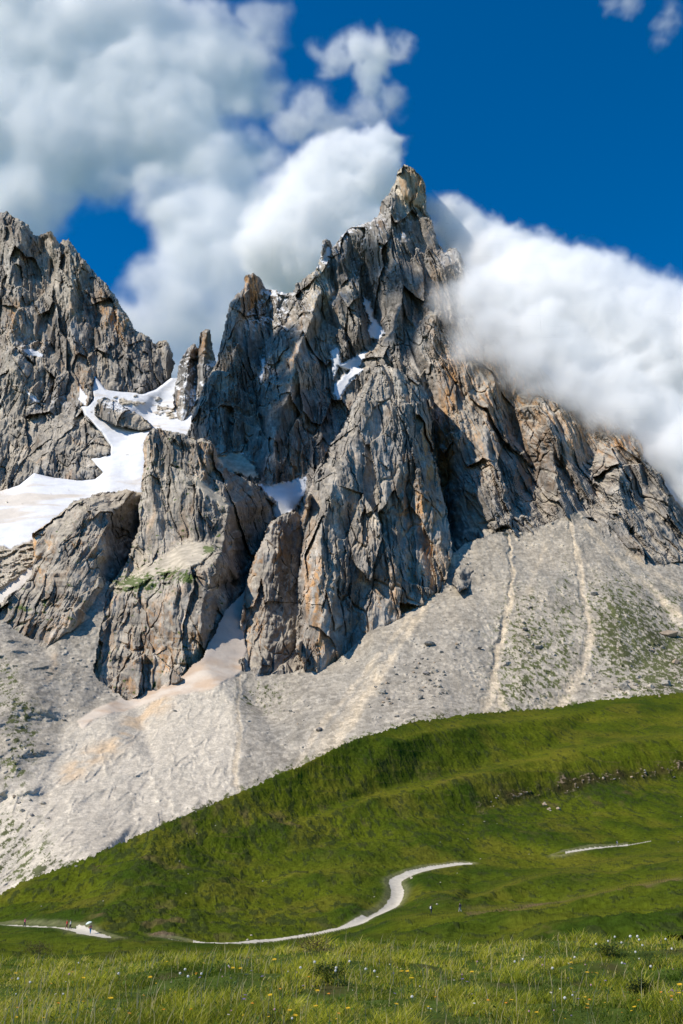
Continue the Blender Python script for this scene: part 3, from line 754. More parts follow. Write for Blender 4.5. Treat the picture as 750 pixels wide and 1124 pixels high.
for k, pl in enumerate(PATHS):
    pts = []
    for a, b in zip(pl[:-1], pl[1:]):
        for t in np.linspace(0, 1, 5)[:-1]: pts.append((a[0]+(b[0]-a[0])*t, a[1]+(b[1]-a[1])*t))
    pts.append(pl[-1]); pts = np.array(pts)
    Wp = surf_lookup(P, pts[:, 0], pts[:, 1], -60, 745, .6, .5)
    Wp = np.stack([np.convolve(np.pad(Wp[:, c], 2, mode='edge'), np.ones(5)/5, 'valid') for c in (0, 1)], -1)
    sel = (dist_line(pts, u, v) < 22)
    dd = dist_line(Wp, x[sel], y[sel])
    cur = pathd[sel]; pathd[sel] = np.minimum(cur, dd)
b1 = fbm(np.stack([x/34, y/34, z*0], -1), 4, 510); b2 = fbm(np.stack([x/9, y/13, z*0], -1), 4, 511); b3 = fbm(np.stack([x/1.8, y/2.6, z*0], -1), 4, 512, gain=.6)
terr = z/4.4 + 1.0*b1 + .35*b2
tr = np.abs(terr-np.floor(terr)-.5)*2
tuft = ridged(np.stack([x/3.2, y/4.5, z*0], -1), 3, 513)
edge_d = dist_line([(530,886),(560,876),(590,868),(620,866),(660,856),(700,850),(750,842),(820,830)], u+2.5*b2*4, v+b2*4)
bank = np.exp(-(edge_d/7)**2)*sstep(500, 560, u)
rk = ridged(np.stack([x/5, y/6, z/2.5], -1), 4, 514)
near_path = np.exp(-(pathd/4.0)**2)
gY = np.abs(np.gradient(Y, axis=0))/.5; att = 1/(1+(gY/1.8)**2); tuft = tuft*att; b3 = b3*att; tr = (tr-.5)*att+.5
dz = (b1*2.6*np.sqrt(att) + b2*.8*att + b3*.30 + (tr-.5)*.26 + tuft*.20)*(1-.92*near_path) + bank*(rk-.35)*1.1
dz *= .3+.7*sstep(0, 16, v-topv)
dz += .25*np.exp(-((pathd-2.6)/1.0)**2)
erod = np.exp(-(dist_line([(515,1003),(560,998),(600,990),(650,982),(690,975),(750,965),(800,955)], u+3*b2, v+1.5*b2)/2.6)**2)*sstep(.0, .35, b2+.35)
dz -= erod*.25
P[..., 2] += dz
# past the crest the ground falls away
behind = np.clip(topv-v, 0, None)
P[..., 2] -= behind*1.0; P[..., 1] += behind*1.5
n = normals(P)
g1 = np.clip(.5+1.2*b1+.5*b2+.4*fbm(np.stack([x/80, y/80, z*0], -1), 3, 519), 0, 1)
col = lerp(np.broadcast_to(np.array([.074,.092,.006]), P.shape), np.array([.030,.052,.005]), g1)
dry = sstep(.1, .6, fbm(np.stack([x/20, y/28, z*0], -1), 4, 520)+.15)
col = lerp(col, np.array([.125,.110,.014]), .45*dry)
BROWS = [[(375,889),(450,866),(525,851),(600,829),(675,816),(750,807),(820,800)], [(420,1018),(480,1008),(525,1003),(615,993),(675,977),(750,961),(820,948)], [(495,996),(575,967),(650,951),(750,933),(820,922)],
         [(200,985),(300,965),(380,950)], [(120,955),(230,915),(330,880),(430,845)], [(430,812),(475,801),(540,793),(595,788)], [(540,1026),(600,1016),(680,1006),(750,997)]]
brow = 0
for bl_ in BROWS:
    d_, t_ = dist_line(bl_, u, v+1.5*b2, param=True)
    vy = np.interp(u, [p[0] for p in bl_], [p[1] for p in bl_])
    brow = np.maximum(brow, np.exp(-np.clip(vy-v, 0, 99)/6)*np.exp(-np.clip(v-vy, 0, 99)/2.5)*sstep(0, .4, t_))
col = lerp(col, np.array([.145,.135,.014]), .6*brow*np.clip(.7+.6*b2, 0, 1))  # yellower brows: drier grass, plus light on the fold tops painted in
trk = sstep(.86, .97, tr)*att*sstep(-.1, .3, b2+.15)
col = lerp(col, np.array([.105,.085,.030]), trk*.55)
# heather and dwarf shrubs in drawn-out patches
hz = 0
for (cu, cv, ru, rv, k) in [(230,900,120,30,.5),(330,905,120,24,.6),(140,940,110,22,.6),(200,1005,110,18,.8),(130,1012,40,12,.8),(560,900,90,24,.55),(640,870,110,16,.8),(450,850,80,14,.35),(200,965,160,20,.5),(500,985,60,12,.5),(650,960,80,14,.35),(330,1008,90,12,.5),(380,835,40,8,.3),(180,1022,60,8,.9)]:
    hz = hz + k*np.exp(-((u-cu)/ru)**2-((v-cv)/rv)**2)
sh = fbm(np.stack([x/2.6+ .2*y/4, y/7, z*0], -1), 5, 521, gain=.68)
shm = sstep(.05, .22, sh+.42*np.clip(hz, 0, 1)-.26)
col = lerp(col, np.array([.030,.040,.012]), np.clip(shm, 0, 1)*.75)
col = lerp(col, np.array([.135,.095,.042]), .5*sstep(.2, .6, fbm(np.stack([x/8, y/12, z*0], -1), 4, 523))*np.clip(hz, 0, 1))
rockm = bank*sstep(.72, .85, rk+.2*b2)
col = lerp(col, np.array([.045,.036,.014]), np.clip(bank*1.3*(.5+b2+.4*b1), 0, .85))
col = lerp(col, np.array([.30,.22,.15]), rockm)
col = lerp(col, np.array([.15,.105,.055]), erod*.85)
earth = np.exp(-(((u-178)/17)**2+((v-1027)/4.5)**2)**2)*sstep(-.5,.1,b3+b2)
col = lerp(col, np.array([.17,.12,.075]), earth*.85)
verge = np.exp(-((pathd-2.0)/1.1)**2)*(u < 690)
col = lerp(col, np.array([.20,.19,.10]), verge*.5)
P[..., 2] += shm*.12*(1-near_path)
wid = 1.55+.3*fbm(np.stack([x/3, y/3, z*0], -1), 2, 530)
wid = wid*np.where(u < 130, 1.0+sstep(0, 30, u)*.2*sstep(122, 100, u), 1.0)*np.where(v > 1025, .95, 1.0)
wid = np.where((u > 205) & (u < 405) & (v > 1008), 2.6, wid)
wid = np.where((u > 122) & (u < 212), .25, wid)
wid = np.where(u > 600, wid*.7, wid); wid = np.where(u < 621, np.where(u > 560, 0, wid), wid); wid = np.where(u > 690, .35, wid); wid = np.where(u > 715, 0, wid); wid = np.where(u < 84, wid*.45, wid)
on = pathd < wid
keep = cellmask(behind < 30)
pm = cellmask(on)
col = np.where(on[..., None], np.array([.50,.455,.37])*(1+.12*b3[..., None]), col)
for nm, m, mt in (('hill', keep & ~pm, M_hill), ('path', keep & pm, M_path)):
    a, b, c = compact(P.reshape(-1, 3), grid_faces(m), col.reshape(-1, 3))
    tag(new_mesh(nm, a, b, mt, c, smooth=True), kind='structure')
hill_P = P

# ------------------------------------------------------------------ foreground meadow
def meadow_z(x, y):
    r = np.asarray(y, float)
    base = np.interp(r, [-20, 0, 8, 16, 26, 36, 46, 60, 90, 130], [-1.6, -1.62, -1.75, -2.35, -3.1, -4.05, -5.5, -8.5, -15, -22])
    side = -.042*np.clip(-x, 0, 11)*np.clip(r/35, 0, 1.2) + .018*np.clip(x, 0, 30)*np.clip(r/30, 0, 1) - .12*np.clip(r/30, 0, 1)
    q = np.stack([x/7, r/7, x*0], -1)
    h = .42*fbm(q, 3, 600)*np.clip(r/18, .25, 1.1) + .12*fbm(q*4.3, 3, 601)
    return base+side+h
xx, yy = np.meshgrid(np.linspace(-60, 60, 400), np.concatenate([np.linspace(-12, 50, 420), np.linspace(50.5, 130, 90)]))
zz = meadow_z(xx, yy)
P = np.stack([xx, yy, zz], -1)
fa = fbm(np.stack([xx/1.2, yy/1.2, xx*0], -1), 4, 610)
col = lerp(np.broadcast_to(np.array([.055,.080,.012]), P.shape), np.array([.062,.058,.020]), sstep(.2, .7, fa))
a, b, c = compact(P.reshape(-1, 3), grid_faces(np.ones((P.shape[0]-1, P.shape[1]-1), bool)), col.reshape(-1, 3))
tag(new_mesh('meadow_ground', a, b, M_soil, c, smooth=True), kind='structure')
# one broad sheet far below everything, out to the horizon
xx, yy = np.meshgrid(np.linspace(-20000, 20000, 60), np.linspace(-20000, 20000, 60))
zz = -60-.0*xx + 8*fbm(np.stack([xx/3000, yy/3000, xx*0], -1), 3, 620)
P = np.stack([xx, yy, zz], -1)
a, b, c = compact(P.reshape(-1, 3), grid_faces(np.ones((59, 59), bool)), np.broadcast_to(np.array([.06,.085,.02]), P.shape).reshape(-1, 3))
tag(new_mesh('valley_ground', a, b, M_hill, c, smooth=True), kind='structure')

# ------------------------------------------------------------------ clouds: density grids turned into volumes
def cloud_material():
    m = bpy.data.materials.new('cloud'); m.use_nodes = True
    n, l = m.node_tree.nodes, m.node_tree.links; n.clear()
    pv = n.new('ShaderNodeVolumePrincipled'); out = n.new('ShaderNodeOutputMaterial')
    l.new(pv.outputs[0], out.inputs['Volume'])
    pv.inputs['Density'].default_value = 1; pv.inputs['Color'].default_value = (1, 1, 1, 1)
    pv.inputs['Anisotropy'].default_value = 0.0
    return m
M_cloud = cloud_material()

def cloud(blobs, vox, dens, seed, scale, label, gaps=(), rough=.55, soft=14., group=None, pad=1.3, squash=1.0, billow=1.1):
    """blobs: (u, v, distance, radius in photo px, strength). Union of lumps eroded by fractal noise, as a density grid."""
    C = [(at(b[0], b[1], b[2]), b[3]*b[2]/F*1.05, b[4] if len(b) > 4 else 1.) for b in blobs]
    G = [(at(g[0], g[1], g[2]), g[3]*g[2]/F) for g in gaps]
    mn = np.min([c-r*pad*np.array([1, squash, 1]) for c, r, s in C], 0); mx = np.max([c+r*pad*np.array([1, squash, 1]) for c, r, s in C], 0)
    nn = np.maximum(4, np.ceil((mx-mn)/vox).astype(int))
    ng = bpy.data.node_groups.new('cloud_volume', 'GeometryNodeTree')
    ng.interface.new_socket('Geometry', in_out='INPUT', socket_type='NodeSocketGeometry')
    ng.interface.new_socket('Geometry', in_out='OUTPUT', socket_type='NodeSocketGeometry')
    N, L = ng.nodes, ng.links
    go = N.new('NodeGroupOutput'); vc = N.new('GeometryNodeVolumeCube')
    vc.inputs['Min'].default_value = mn; vc.inputs['Max'].default_value = mx
    for k, ax in enumerate('XYZ'): vc.inputs['Resolution '+ax].default_value = int(nn[k])
    def put(sock, val):
        if isinstance(val, bpy.types.NodeSocket): L.new(val, sock)
        else: sock.default_value = val
    def M(op, a, b=None, c=None, clamp=False):
        q = N.new('ShaderNodeMath'); q.operation = op; q.use_clamp = clamp; put(q.inputs[0], a)
        if b is not None: put(q.inputs[1], b)
        if c is not None: put(q.inputs[2], c)
        return q.outputs[0]
    def VM(op, a, b=None):
        q = N.new('ShaderNodeVectorMath'); q.operation = op; put(q.inputs[0], a)
        if b is not None: put(q.inputs[1], b)
        return q.outputs['Value'] if op in ('LENGTH', 'DISTANCE', 'DOT_PRODUCT') else q.outputs[0]
    def noise(vec, sc_, det, off, colour=False, r_=.55):
        q = N.new('ShaderNodeTexNoise'); q.inputs['Scale'].default_value = sc_; q.inputs['Detail'].default_value = det; q.inputs['Roughness'].default_value = r_
        L.new(VM('ADD', vec, (off, off*.7, -off*1.3)), q.inputs['Vector']); return q.outputs[1 if colour else 0]
    pos = N.new('GeometryNodeInputPosition').outputs[0]
    pn = VM('MULTIPLY', pos, (1/scale,)*3)
    wv_ = VM('MULTIPLY', VM('SUBTRACT', noise(pn, .8, 1, seed, True), (.5, .5, .5)), (scale*1.1,)*3)
    pw = VM('ADD', pos, wv_)
    isq = (1, 1/squash, 1)
    ps = VM('MULTIPLY', pw, isq)
    S = None; W = None
    for c, r, s in C:
        dd = M('SUBTRACT', r, VM('DISTANCE', ps, tuple(np.array(c)*isq)))
        S = dd if S is None else M('SMOOTH_MAX', S, dd, .25*r)
        w_ = M('MULTIPLY', M('MULTIPLY_ADD', dd, 1/(.6*r), .5/.6, clamp=True), float(s))
        W = w_ if W is None else M('MAXIMUM', W, w_)
    flat = (1, 0, 1)
    pf = VM('MULTIPLY', pw, flat)
    for c, r in G:
        S = M('MINIMUM', S, M('SUBTRACT', VM('DISTANCE', pf, (c[0], 0, c[2])), r))
    bil = None; a_ = 1.; tot = 0
    for k in range(5):                              # billows: folded noise, finer and finer
        nz = M('ABSOLUTE', M('MULTIPLY_ADD', noise(pn, 1.3*2.1**k, 0, seed+5*k), 2., -1.))
        bil = M('MULTIPLY', nz, a_) if bil is None else M('MULTIPLY_ADD', nz, a_, bil)
        tot += a_; a_ *= rough
    S = M('MULTIPLY_ADD', bil, -scale*billow/tot, M('ADD', S, scale*billow*.25))
    D = M('MULTIPLY', M('SMOOTHSTEP', S, 0., soft) if False else M('DIVIDE', S, soft, clamp=True), 1.)
    D = M('MULTIPLY', D, D)
    D = M('MULTIPLY', D, W)
    D = M('MULTIPLY', D, M('MULTIPLY_ADD', noise(pn, 2.2, 3, seed+40), 1.3*dens, .35*dens))
    D = M('MULTIPLY', D, M('GREATER_THAN', D, dens*.004))
    L.new(D, vc.inputs['Density'])
    sm = N.new('GeometryNodeSetMaterial'); sm.inputs['Material'].default_value = M_cloud
    L.new(vc.outputs[0], sm.inputs[0]); L.new(sm.outputs[0], go.inputs[0])
    vd = bpy.data.volumes.new('cloud'); vd.materials.append(M_cloud)
    o = bpy.data.objects.new('cloud', vd); sc.collection.objects.link(o)
    md = o.modifiers.new('volume', 'NODES'); md.node_group = ng
    return tag(o, label, 'cloud', group)

# the cloud that pours over the ridge right of the summit
cloud([(474,226,1640,20),(488,236,1640,28),(478,250,1640,24),(500,250,1650,34),(524,268,1640,44),(550,288,1600,52),(580,305,1465,60),(615,322,1440,66),(650,335,1420,70),(690,355,1400,74),(735,385,1385,86),(790,400,1370,95),(850,430,1360,100),
       (560,335,1430,50,1.),(600,372,1405,56,.8),(640,405,1385,56,.8),(680,435,1365,56,.8),(720,470,1345,60),(760,500,1325,66),(800,540,1310,70),
       (530,318,1440,40,.35),(480,262,1500,20,.12),(500,285,1470,26,.14),(498,330,1425,36,.20),(532,368,1395,46,.32),(512,385,1380,30,.16),(575,402,1370,40,.35),(620,425,1350,36,.4),(665,455,1335,32,.4),(555,392,1375,34,.3),(595,415,1360,34,.45),(635,440,1345,32,.6),(680,468,1330,30,.6),(715,500,1300,28,.6),(748,535,1280,24,.5)],
      4.5, .06, 31, 48, 'bright white cloud pouring over the ridge just right of the summit', soft=24, squash=.8, billow=1.3, rough=.68)
# the bank behind the peaks
cloud([(428,158,2420,26),(408,166,2440,36),(378,182,2440,48),(400,215,2440,52),(345,205,2440,58),(310,232,2440,66),(340,280,2440,74),(270,262,2440,72),(232,290,2440,74),(195,335,2440,74),(250,350,2440,80),(160,372,2440,66),
       (300,340,2440,76),(385,265,2440,62),(425,230,2440,44),(180,430,2440,70),(240,430,2440,76),(120,345,2440,40),
       (60,60,2500,110),(0,120,2500,110),(60,150,2500,100),(140,80,2500,100),(180,130,2500,95),(205,60,2500,90),(250,70,2500,66),(235,180,2480,76),(190,215,2480,66),(225,240,2480,74),(10,220,2500,90),(60,215,2500,62),(110,20,2500,110),(0,0,2500,110),(-30,210,2500,70),(120,190,2500,60),
       (285,20,2500,50,.5),(270,105,2500,52,.7),(290,165,2480,44,.8)],
      9., .020, 57, 130, 'huge pale cloud bank filling the sky above the left peak', soft=60, squash=.42, billow=.8, rough=.62,
      gaps=[(132,285,2480,24),(112,292,2480,18)])
cloud([(434,158,2150,20),(416,154,2150,28),(390,166,2150,36),(358,184,2150,40),(334,204,2150,40),(405,190,2150,44),(425,205,2160,36),(372,225,2160,54),(330,245,2160,54),(395,260,2160,50),(300,265,2170,50),(345,290,2170,56)],
      6., .035, 23, 62, 'bright crisp cumulus head rising just left of the summit', soft=22, squash=.8, billow=1.2, rough=.62)
# small clouds in the blue
cloud([(392,54,2900,30,.9),(416,62,2900,32,.8),(438,50,2900,22,.6),(368,64,2900,28,.6),(348,62,2900,20,.4),(405,88,2900,30,.6),(428,112,2900,26,.45),(402,122,2900,26,.45),(345,122,2900,36,.4),(370,138,2900,30,.4),(322,136,2900,34,.45),(300,110,2900,26,.3)],
      7., .02, 91, 95, 'small ragged white cloud standing alone above the summit', soft=45)
cloud([(672,4,3200,18,.6),(692,6,3200,20,.6),(737,12,3200,18,.5),(730,28,3200,18,.6),(724,44,3200,15,.5),(744,25,3200,12,.4)],
      8., .012, 97, 60, 'thin wisps of cloud in the upper right corner of the sky', soft=45)
# added cloud, out of view to the left, placed to shade the main face
def over(u, v, Y, t):
    p = at(u, v, Y)+SUN*t; a, b = project(p); return float(a), float(b), float(p[1])
bl = []
for (u_, v_, Y_, r_, s_) in [(255,350,1540,46,1.),(240,410,1480,50,1.),(290,440,1470,52,1.),(270,490,1420,48,1.),(310,500,1400,44,1.),(320,550,1350,36,1.),(312,380,1500,32,1.),(235,460,1450,40,1.),
                             (370,460,1430,36,1.),(430,300,1500,30,1.),(440,350,1460,30,1.),(400,290,1560,30,.8),(350,520,1200,30,.8),(365,480,1200,24,.8),(390,340,1540,18,.8)]:
    a, b, yy_ = over(u_, v_, Y_, 1250); bl.append((a, b, yy_, r_*Y_/yy_, s_))
cloud(bl, 14., .06, 77, 60, 'unseen cloud added off to the left to shade the main face', soft=18)

# ------------------------------------------------------------------ snow patch labels
_sp = [o for o in sc.objects if o.name.startswith('snow_patch')]
for o in _sp:
    if o.get('label'): continue
    n_ = len(o.data.vertices); co_ = np.empty(n_*3, np.float32); o.data.vertices.foreach_get('co', co_)
    c_ = co_.reshape(-1, 3).mean(0); a_, b_ = project(c_); o['_uv'] = (float(a_), float(b_))
PATCH_NAMES = [((410,352),'thin vertical snow couloir high on the main face below the summit'), ((385,405),'branching white snow couloir in the middle of the main face'),
    ((315,545),'white snow apron in the hollow between the pillar and the front buttress'), ((256,503),'narrow sliver of snow on the gravel ledge behind the flat-topped pillar'),
    ((288,407),'thin streak of snow in the cleft below the saddle of the left tower'), ((358,278),'small snow slope beside the pointed pinnacle on the left ridge'),
    ((556,588),'tiny white snow patch at the very top of the scree gully'), ((37,388),'small snow patch on a ledge of the left peak'),
    ((91,435),'short snow streak low in the gully of the left peak'), ((36,436),'small slanting snow strip on the lower left peak')]
for o in _sp:
    if '_uv' in o.keys():
        a_, b_ = o['_uv']; k = min(PATCH_NAMES, key=lambda t: (t[0][0]-a_)**2+(t[0][1]-b_)**2); o['label'] = k[1]; del o['_uv']
    o['category'] = 'snow patch'; o['group'] = 'snow patches in the gullies'

# ------------------------------------------------------------------ simple solid materials
def mat_plain(name, c, rough=.7, var=.15, scale=8., transl=0.):
    m = bpy.data.materials.new(name); m.use_nodes = True
    n, l = m.node_tree.nodes, m.node_tree.links; b = n['Principled BSDF']; b.inputs['Roughness'].default_value = rough
    b.inputs['Specular IOR Level'].default_value = .25
    t = n.new('ShaderNodeTexNoise'); t.inputs['Scale'].default_value = scale; tc = n.new('ShaderNodeTexCoord'); l.new(tc.outputs['Object'], t.inputs['Vector'])
    mr = n.new('ShaderNodeMapRange'); mr.inputs[3].default_value = 1-var; mr.inputs[4].default_value = 1+var; l.new(t.outputs[0], mr.inputs[0])
    s = n.new('ShaderNodeVectorMath'); s.operation = 'SCALE'; s.inputs[0].default_value = c; l.new(mr.outputs[0], s.inputs['Scale'])
    l.new(s.outputs[0], b.inputs['Base Color'])
    if transl:
        tr = n.new('ShaderNodeBsdfTranslucent'); l.new(s.outputs[0], tr.inputs['Color']); ms = n.new('ShaderNodeMixShader'); ms.inputs[0].default_value = transl
        l.new(b.outputs[0], ms.inputs[1]); l.new(tr.outputs[0], ms.inputs[2]); l.new(ms.outputs[0], n['Material Output'].inputs[0])
    return m

# ------------------------------------------------------------------ boulders
import bmesh
def boulder_mesh(seed, flat, tone):
    bm = bmesh.new(); bmesh.ops.create_icosphere(bm, subdivisions=4, radius=1)
    V = np.array([v.co[:] for v in bm.verts], np.float32); D = V/np.linalg.norm(V, axis=1, keepdims=True)
    r = np.random.default_rng(seed)
    rad = np.full(len(D), 9.)
    for k in range(13):                     # a convex block cut by random planes, then roughened
        nrm = r.normal(size=3); nrm /= np.linalg.norm(nrm); h = r.uniform(.62, 1.0)
        dd = D@nrm; rad = np.minimum(rad, np.where(dd > .05, h/np.maximum(dd, .05), 9))
    rad = np.minimum(rad, 1.25)
    rad = rad*(1+.10*fbm(D*2.2, 4, seed)+.04*fbm(D*9, 2, seed+3))
    V = D*rad[:, None]*np.array([1.15, .9, flat])
    for v, c in zip(bm.verts, V): v.co = c
    F_ = np.array([[q.index for q in f.verts] for f in bm.faces]); bm.free()
    c = np.asarray(tone)*(1+.25*fbm(D*3, 4, seed+7)[:, None])
    return V, F_, c
STONE_T = [(.34,.31,.26), (.27,.25,.22), (.40,.35,.28), (.24,.22,.20), (.36,.28,.20)]
protos = []
for k in range(7):
    V_, F_, c_ = boulder_mesh(40+k, [.75, .6, .85, .5, .7, .95, .35][k], STONE_T[k % 5])
    o = new_mesh('boulder', V_, F_, M_stone, c_); protos.append(o)
used = set()
def put_boulder(P0, size, k, label, group=None, name='boulder', tilt=.3, sink=.25, sx=1.0, sz=1.0, cat='boulder'):
    p = protos[k]
    o = p if k not in used else p.copy()
    if o is not p: sc.collection.objects.link(o)
    used.add(k); o.name = name
    o.location = (P0[0], P0[1], P0[2]+size*sz*(.55-sink)); o.scale = (size*sx, size, size*sz)
    o.rotation_euler = (random.uniform(-tilt, tilt), random.uniform(-tilt, tilt), random.uniform(-math.pi, math.pi) if abs(sx-1) < .3 else random.uniform(-.2, .2))
    return tag(o, label, cat, group)
sl = lambda u_, v_: surf_lookup(scree_P, np.array(u_), np.array(v_), scree_u0, scree_v0, scree_d, scree_d)
hl = lambda u_, v_: surf_lookup(hill_P, np.array(u_), np.array(v_), -60, 745, .6, .5)
def px2m(P0, px): return px*P0[1]/F
BIG = [(472,708,13,6,'pale flat-topped slab boulder lying alone high on the middle scree',1.0), (419,761,10,0,'rounded grey boulder at the lower left of the middle scree',1.),
  (590,712,8,1,'dark grey boulder between the two pale scree gullies',1.), (577,692,7,3,'angular grey boulder above the one between the two scree gullies',1.), (556,730,9,2,'pale boulder on the right edge of the first scree gully',1.),
  (652,653,8,1,'dark boulder alone on the upper right scree fan beside the pale gully',1.), (687,757,12,5,'large grey boulder at the foot of the right scree where the grass starts',1.), (714,755,9,2,'light blocky boulder in the strip of stones above the green hill crest',1.),
  (730,752,12,0,'large pale boulder in the strip of stones above the green hill crest',1.), (742,728,9,4,'tan boulder on the green slope at the right edge',1.1), (467,740,7,3,'dark angular boulder below the pale slab on the scree',1.),
  (461,767,8,1,'dark boulder low on the middle scree',1.), (454,786,5,1,'small dark boulder just above the crest of the green hill',1.), (526,712,6,3,'dark wedge of rock left of the first scree gully',1.),
  (350,802,8,3,'grey flat boulder on the scree left of the green crest',1.), (70,791,5,1,'small dark boulder on the left moraine slope',1.), (192,781,4,1,'small dark stone at the end of the dirty snow tongue',1.)]
for (a_, b_, s_, k, lab, sx) in BIG:
    P0 = sl(a_, b_); put_boulder(P0, px2m(P0, s_)*.5, k, lab, sx=sx, tilt=.2)
P0 = sl(735, 697); put_boulder(P0, px2m(P0, 16)*.5, 4, 'long low reddish rock ledge on the green slope at the right edge', name='rock_outcrop', sx=1.4, sz=.7, tilt=.05, cat='rock')
areas = [(470,745,34,38,60,'grey boulder scattered on the middle scree fan'), (425,770,20,24,18,'grey boulder scattered on the middle scree fan'), (580,700,18,40,22,'stone among green tufts between the two scree gullies'),
         (700,752,34,7,24,'stone in the strip of rubble above the green hill crest'), (650,750,26,10,14,'stone in the strip of rubble above the green hill crest'), (690,700,34,34,12,'stone lying on the grassy right scree slope'),
         (540,640,30,26,10,'stone high on the scree below the rock wall'), (330,790,30,18,9,'stone on the scree above the left part of the crest'), (30,900,26,40,10,'stone on the pale left fan'), (720,725,28,18,9,'stone lying on the grassy right scree slope')]
for (cu, cv, ru, rv, n_, lab) in areas:
    for _ in range(n_):
        a_ = cu+random.gauss(0, ru*.55); b_ = cv+random.gauss(0, rv*.55)
        if a_ > 748 or b_ > np.interp(a_, [p[0] for p in HL[0]], [p[1] for p in HL[0]])-1: continue
        P0 = sl(a_, b_); s_ = random.choice([1.8, 2.2, 2.6, 3.2, 4.0, 5.0])
        put_boulder(P0, px2m(P0, s_)*.5, random.choice([0, 1, 2, 3, 4, 5]), lab, group=lab.replace('stone', 'stones').replace('boulder', 'boulders'))
for _ in range(26):
    a_ = random.uniform(15, 745); b_ = np.interp(a_, [p[0] for p in HL[0]], [p[1] for p in HL[0]])+random.uniform(-1, 3.)
    P0 = hl(a_, b_); put_boulder(P0, px2m(P0, random.choice([1.4, 1.8, 2.4, 3.]))*.5, random.choice([0, 2, 3, 4]), 'stone half sunk in the turf along the hill crest', group='stones along the hill crest')
HB = [(93,943,9,2,'white boulder sitting on the left crest of the green hill'), (84,951,2.5,2,'little white stone just below the white boulder on the hill crest'), (598,884,5,4,'pinkish rock on the hillside below the broken bank, the upper left one'),
      (613,886,5,4,'pinkish rock on the hillside below the broken bank, the right one'), (603,888,4,4,'pinkish rock on the hillside below the broken bank, the lowest one'), (272,1027,2.6,2,'white stone beside the path, the larger of two'), (276,1024,2.,2,'white stone beside the path, the smaller of two'),
      (452,967,3,2,'pale stone at the outer edge of the path bend'), (449,964,2.4,2,'small pale stone close to the path bend'), (480,998,2.4,2,'white stone on the eroded strip behind the near hump')]
for (a_, b_, s_, k, lab) in HB:
    P0 = hl(a_, b_); put_boulder(P0, px2m(P0, s_)*.55, k, lab, tilt=.2)
for _ in range(20):
    t_ = random.random(); a_ = 535+t_*210; b_ = np.interp(a_, [530,560,590,620,660,700,750], [886,878,872,867,859,853,845])+random.gauss(0, 3.)
    P0 = hl(a_, b_); put_boulder(P0, px2m(P0, random.choice([1.6, 2., 2.4, 3.]))*.5, random.choice([3, 4, 1, 4, 0]), 'tan rock broken out of the dark bank across the hill', group='rocks in the dark bank')
for _ in range(26):
    a_ = random.uniform(0, 750); b_ = random.uniform(900, 1010) if a_ < 500 else random.uniform(860, 960)
    if b_ < np.interp(a_, [p[0] for p in HL[0]], [p[1] for p in HL[0]])+6: continue
    P0 = hl(a_, b_); put_boulder(P0, px2m(P0, random.choice([1., 1.3, 1.7]))*.5, 2, 'tiny pale stone in the grass of the green hillside', group='tiny stones on the hillside')

# ------------------------------------------------------------------ meadow grass
def blades(n, x, y, h, w, col, lean, name='grass', mat=None, seg=2):
    r = rng
    z = meadow_z(x, y)-.02
    ang = r.uniform(0, 2*np.pi, n); dirx, diry = np.cos(ang), np.sin(ang)
    la = r.uniform(0, 2*np.pi, n); lx = np.cos(la)*lean*h+.10*h; ly = np.sin(la)*lean*h
    ts = [0, .5, 1.]; rows = []
    for t in ts[:-1]:
        cx = x+lx*t**1.8; cy_ = y+ly*t**1.8; cz = z+h*(t-.25*lean*t*t)
        ww = w*(1-.35*t)/2
        rows.append(np.stack([cx-dirx*ww, cy_-diry*ww, cz], -1)); rows.append(np.stack([cx+dirx*ww, cy_+diry*ww, cz], -1))
    rows.append(np.stack([x+lx, y+ly, z+h*(1-.25*lean)], -1))
    V = np.stack(rows, 1).reshape(-1, 3)
    b = (np.arange(n)*5)[:, None]
    Ft = np.concatenate([b+np.array([[0, 1, 3]]), b+np.array([[0, 3, 2]]), b+np.array([[2, 3, 4]])], 0)
    c = np.repeat(col, 5, axis=0)
    o = new_mesh(name, V, Ft, mat or M_blade, c)
    return o
n0 = 330000
yv = 6.6*(52/6.6)**rng.random(n0)
xv = (rng.random(n0)*2-1)*(yv*.36+1.2)
q = np.stack([xv/1.1, yv/1.5, xv*0], -1)
cl = fbm(q, 3, 700); cl2 = fbm(q*3.1, 2, 701); big = fbm(q*.28, 2, 702)
bare = sstep(.26, .46, fbm(np.stack([xv/.8, yv/1.3, xv*0+9], -1), 3, 703)+.1)
keepb = rng.random(n0) > bare*.9
xv, yv, cl, cl2, big, bare = [a_[keepb] for a_ in (xv, yv, cl, cl2, big, bare)]
n0 = len(xv)
hh = (.05+.17*np.clip(.35+cl*1.7, 0, 1.5)+.05*cl2)*rng.uniform(.5, 1.25, n0)*(1-.5*bare)*np.clip(.75+yv/60, 0, 1.3)
hh = np.clip(hh, .04, .5)
ww = .007*(yv/8)**.85*rng.uniform(.6, 1.4, n0)
tone = np.clip(.5+1.1*big+.9*cl+rng.normal(0, .22, n0), 0, 1)
cA, cB, cC = np.array([.075,.125,.012]), np.array([.44,.43,.035]), np.array([.66,.54,.20])
cc = lerp(np.broadcast_to(cA, (n0, 3)), cB, tone)
straw = sstep(.72, .97, rng.random(n0)+.25*big+.1*cl2)
cc = lerp(cc, cC, straw*.8)
cc = cc*rng.uniform(.75, 1.2, (n0, 1))
tag(blades(n0, xv, yv, hh, ww, cc, .6), 'mixed green and straw coloured meadow grass covering the near slope', 'grass', kind='stuff')
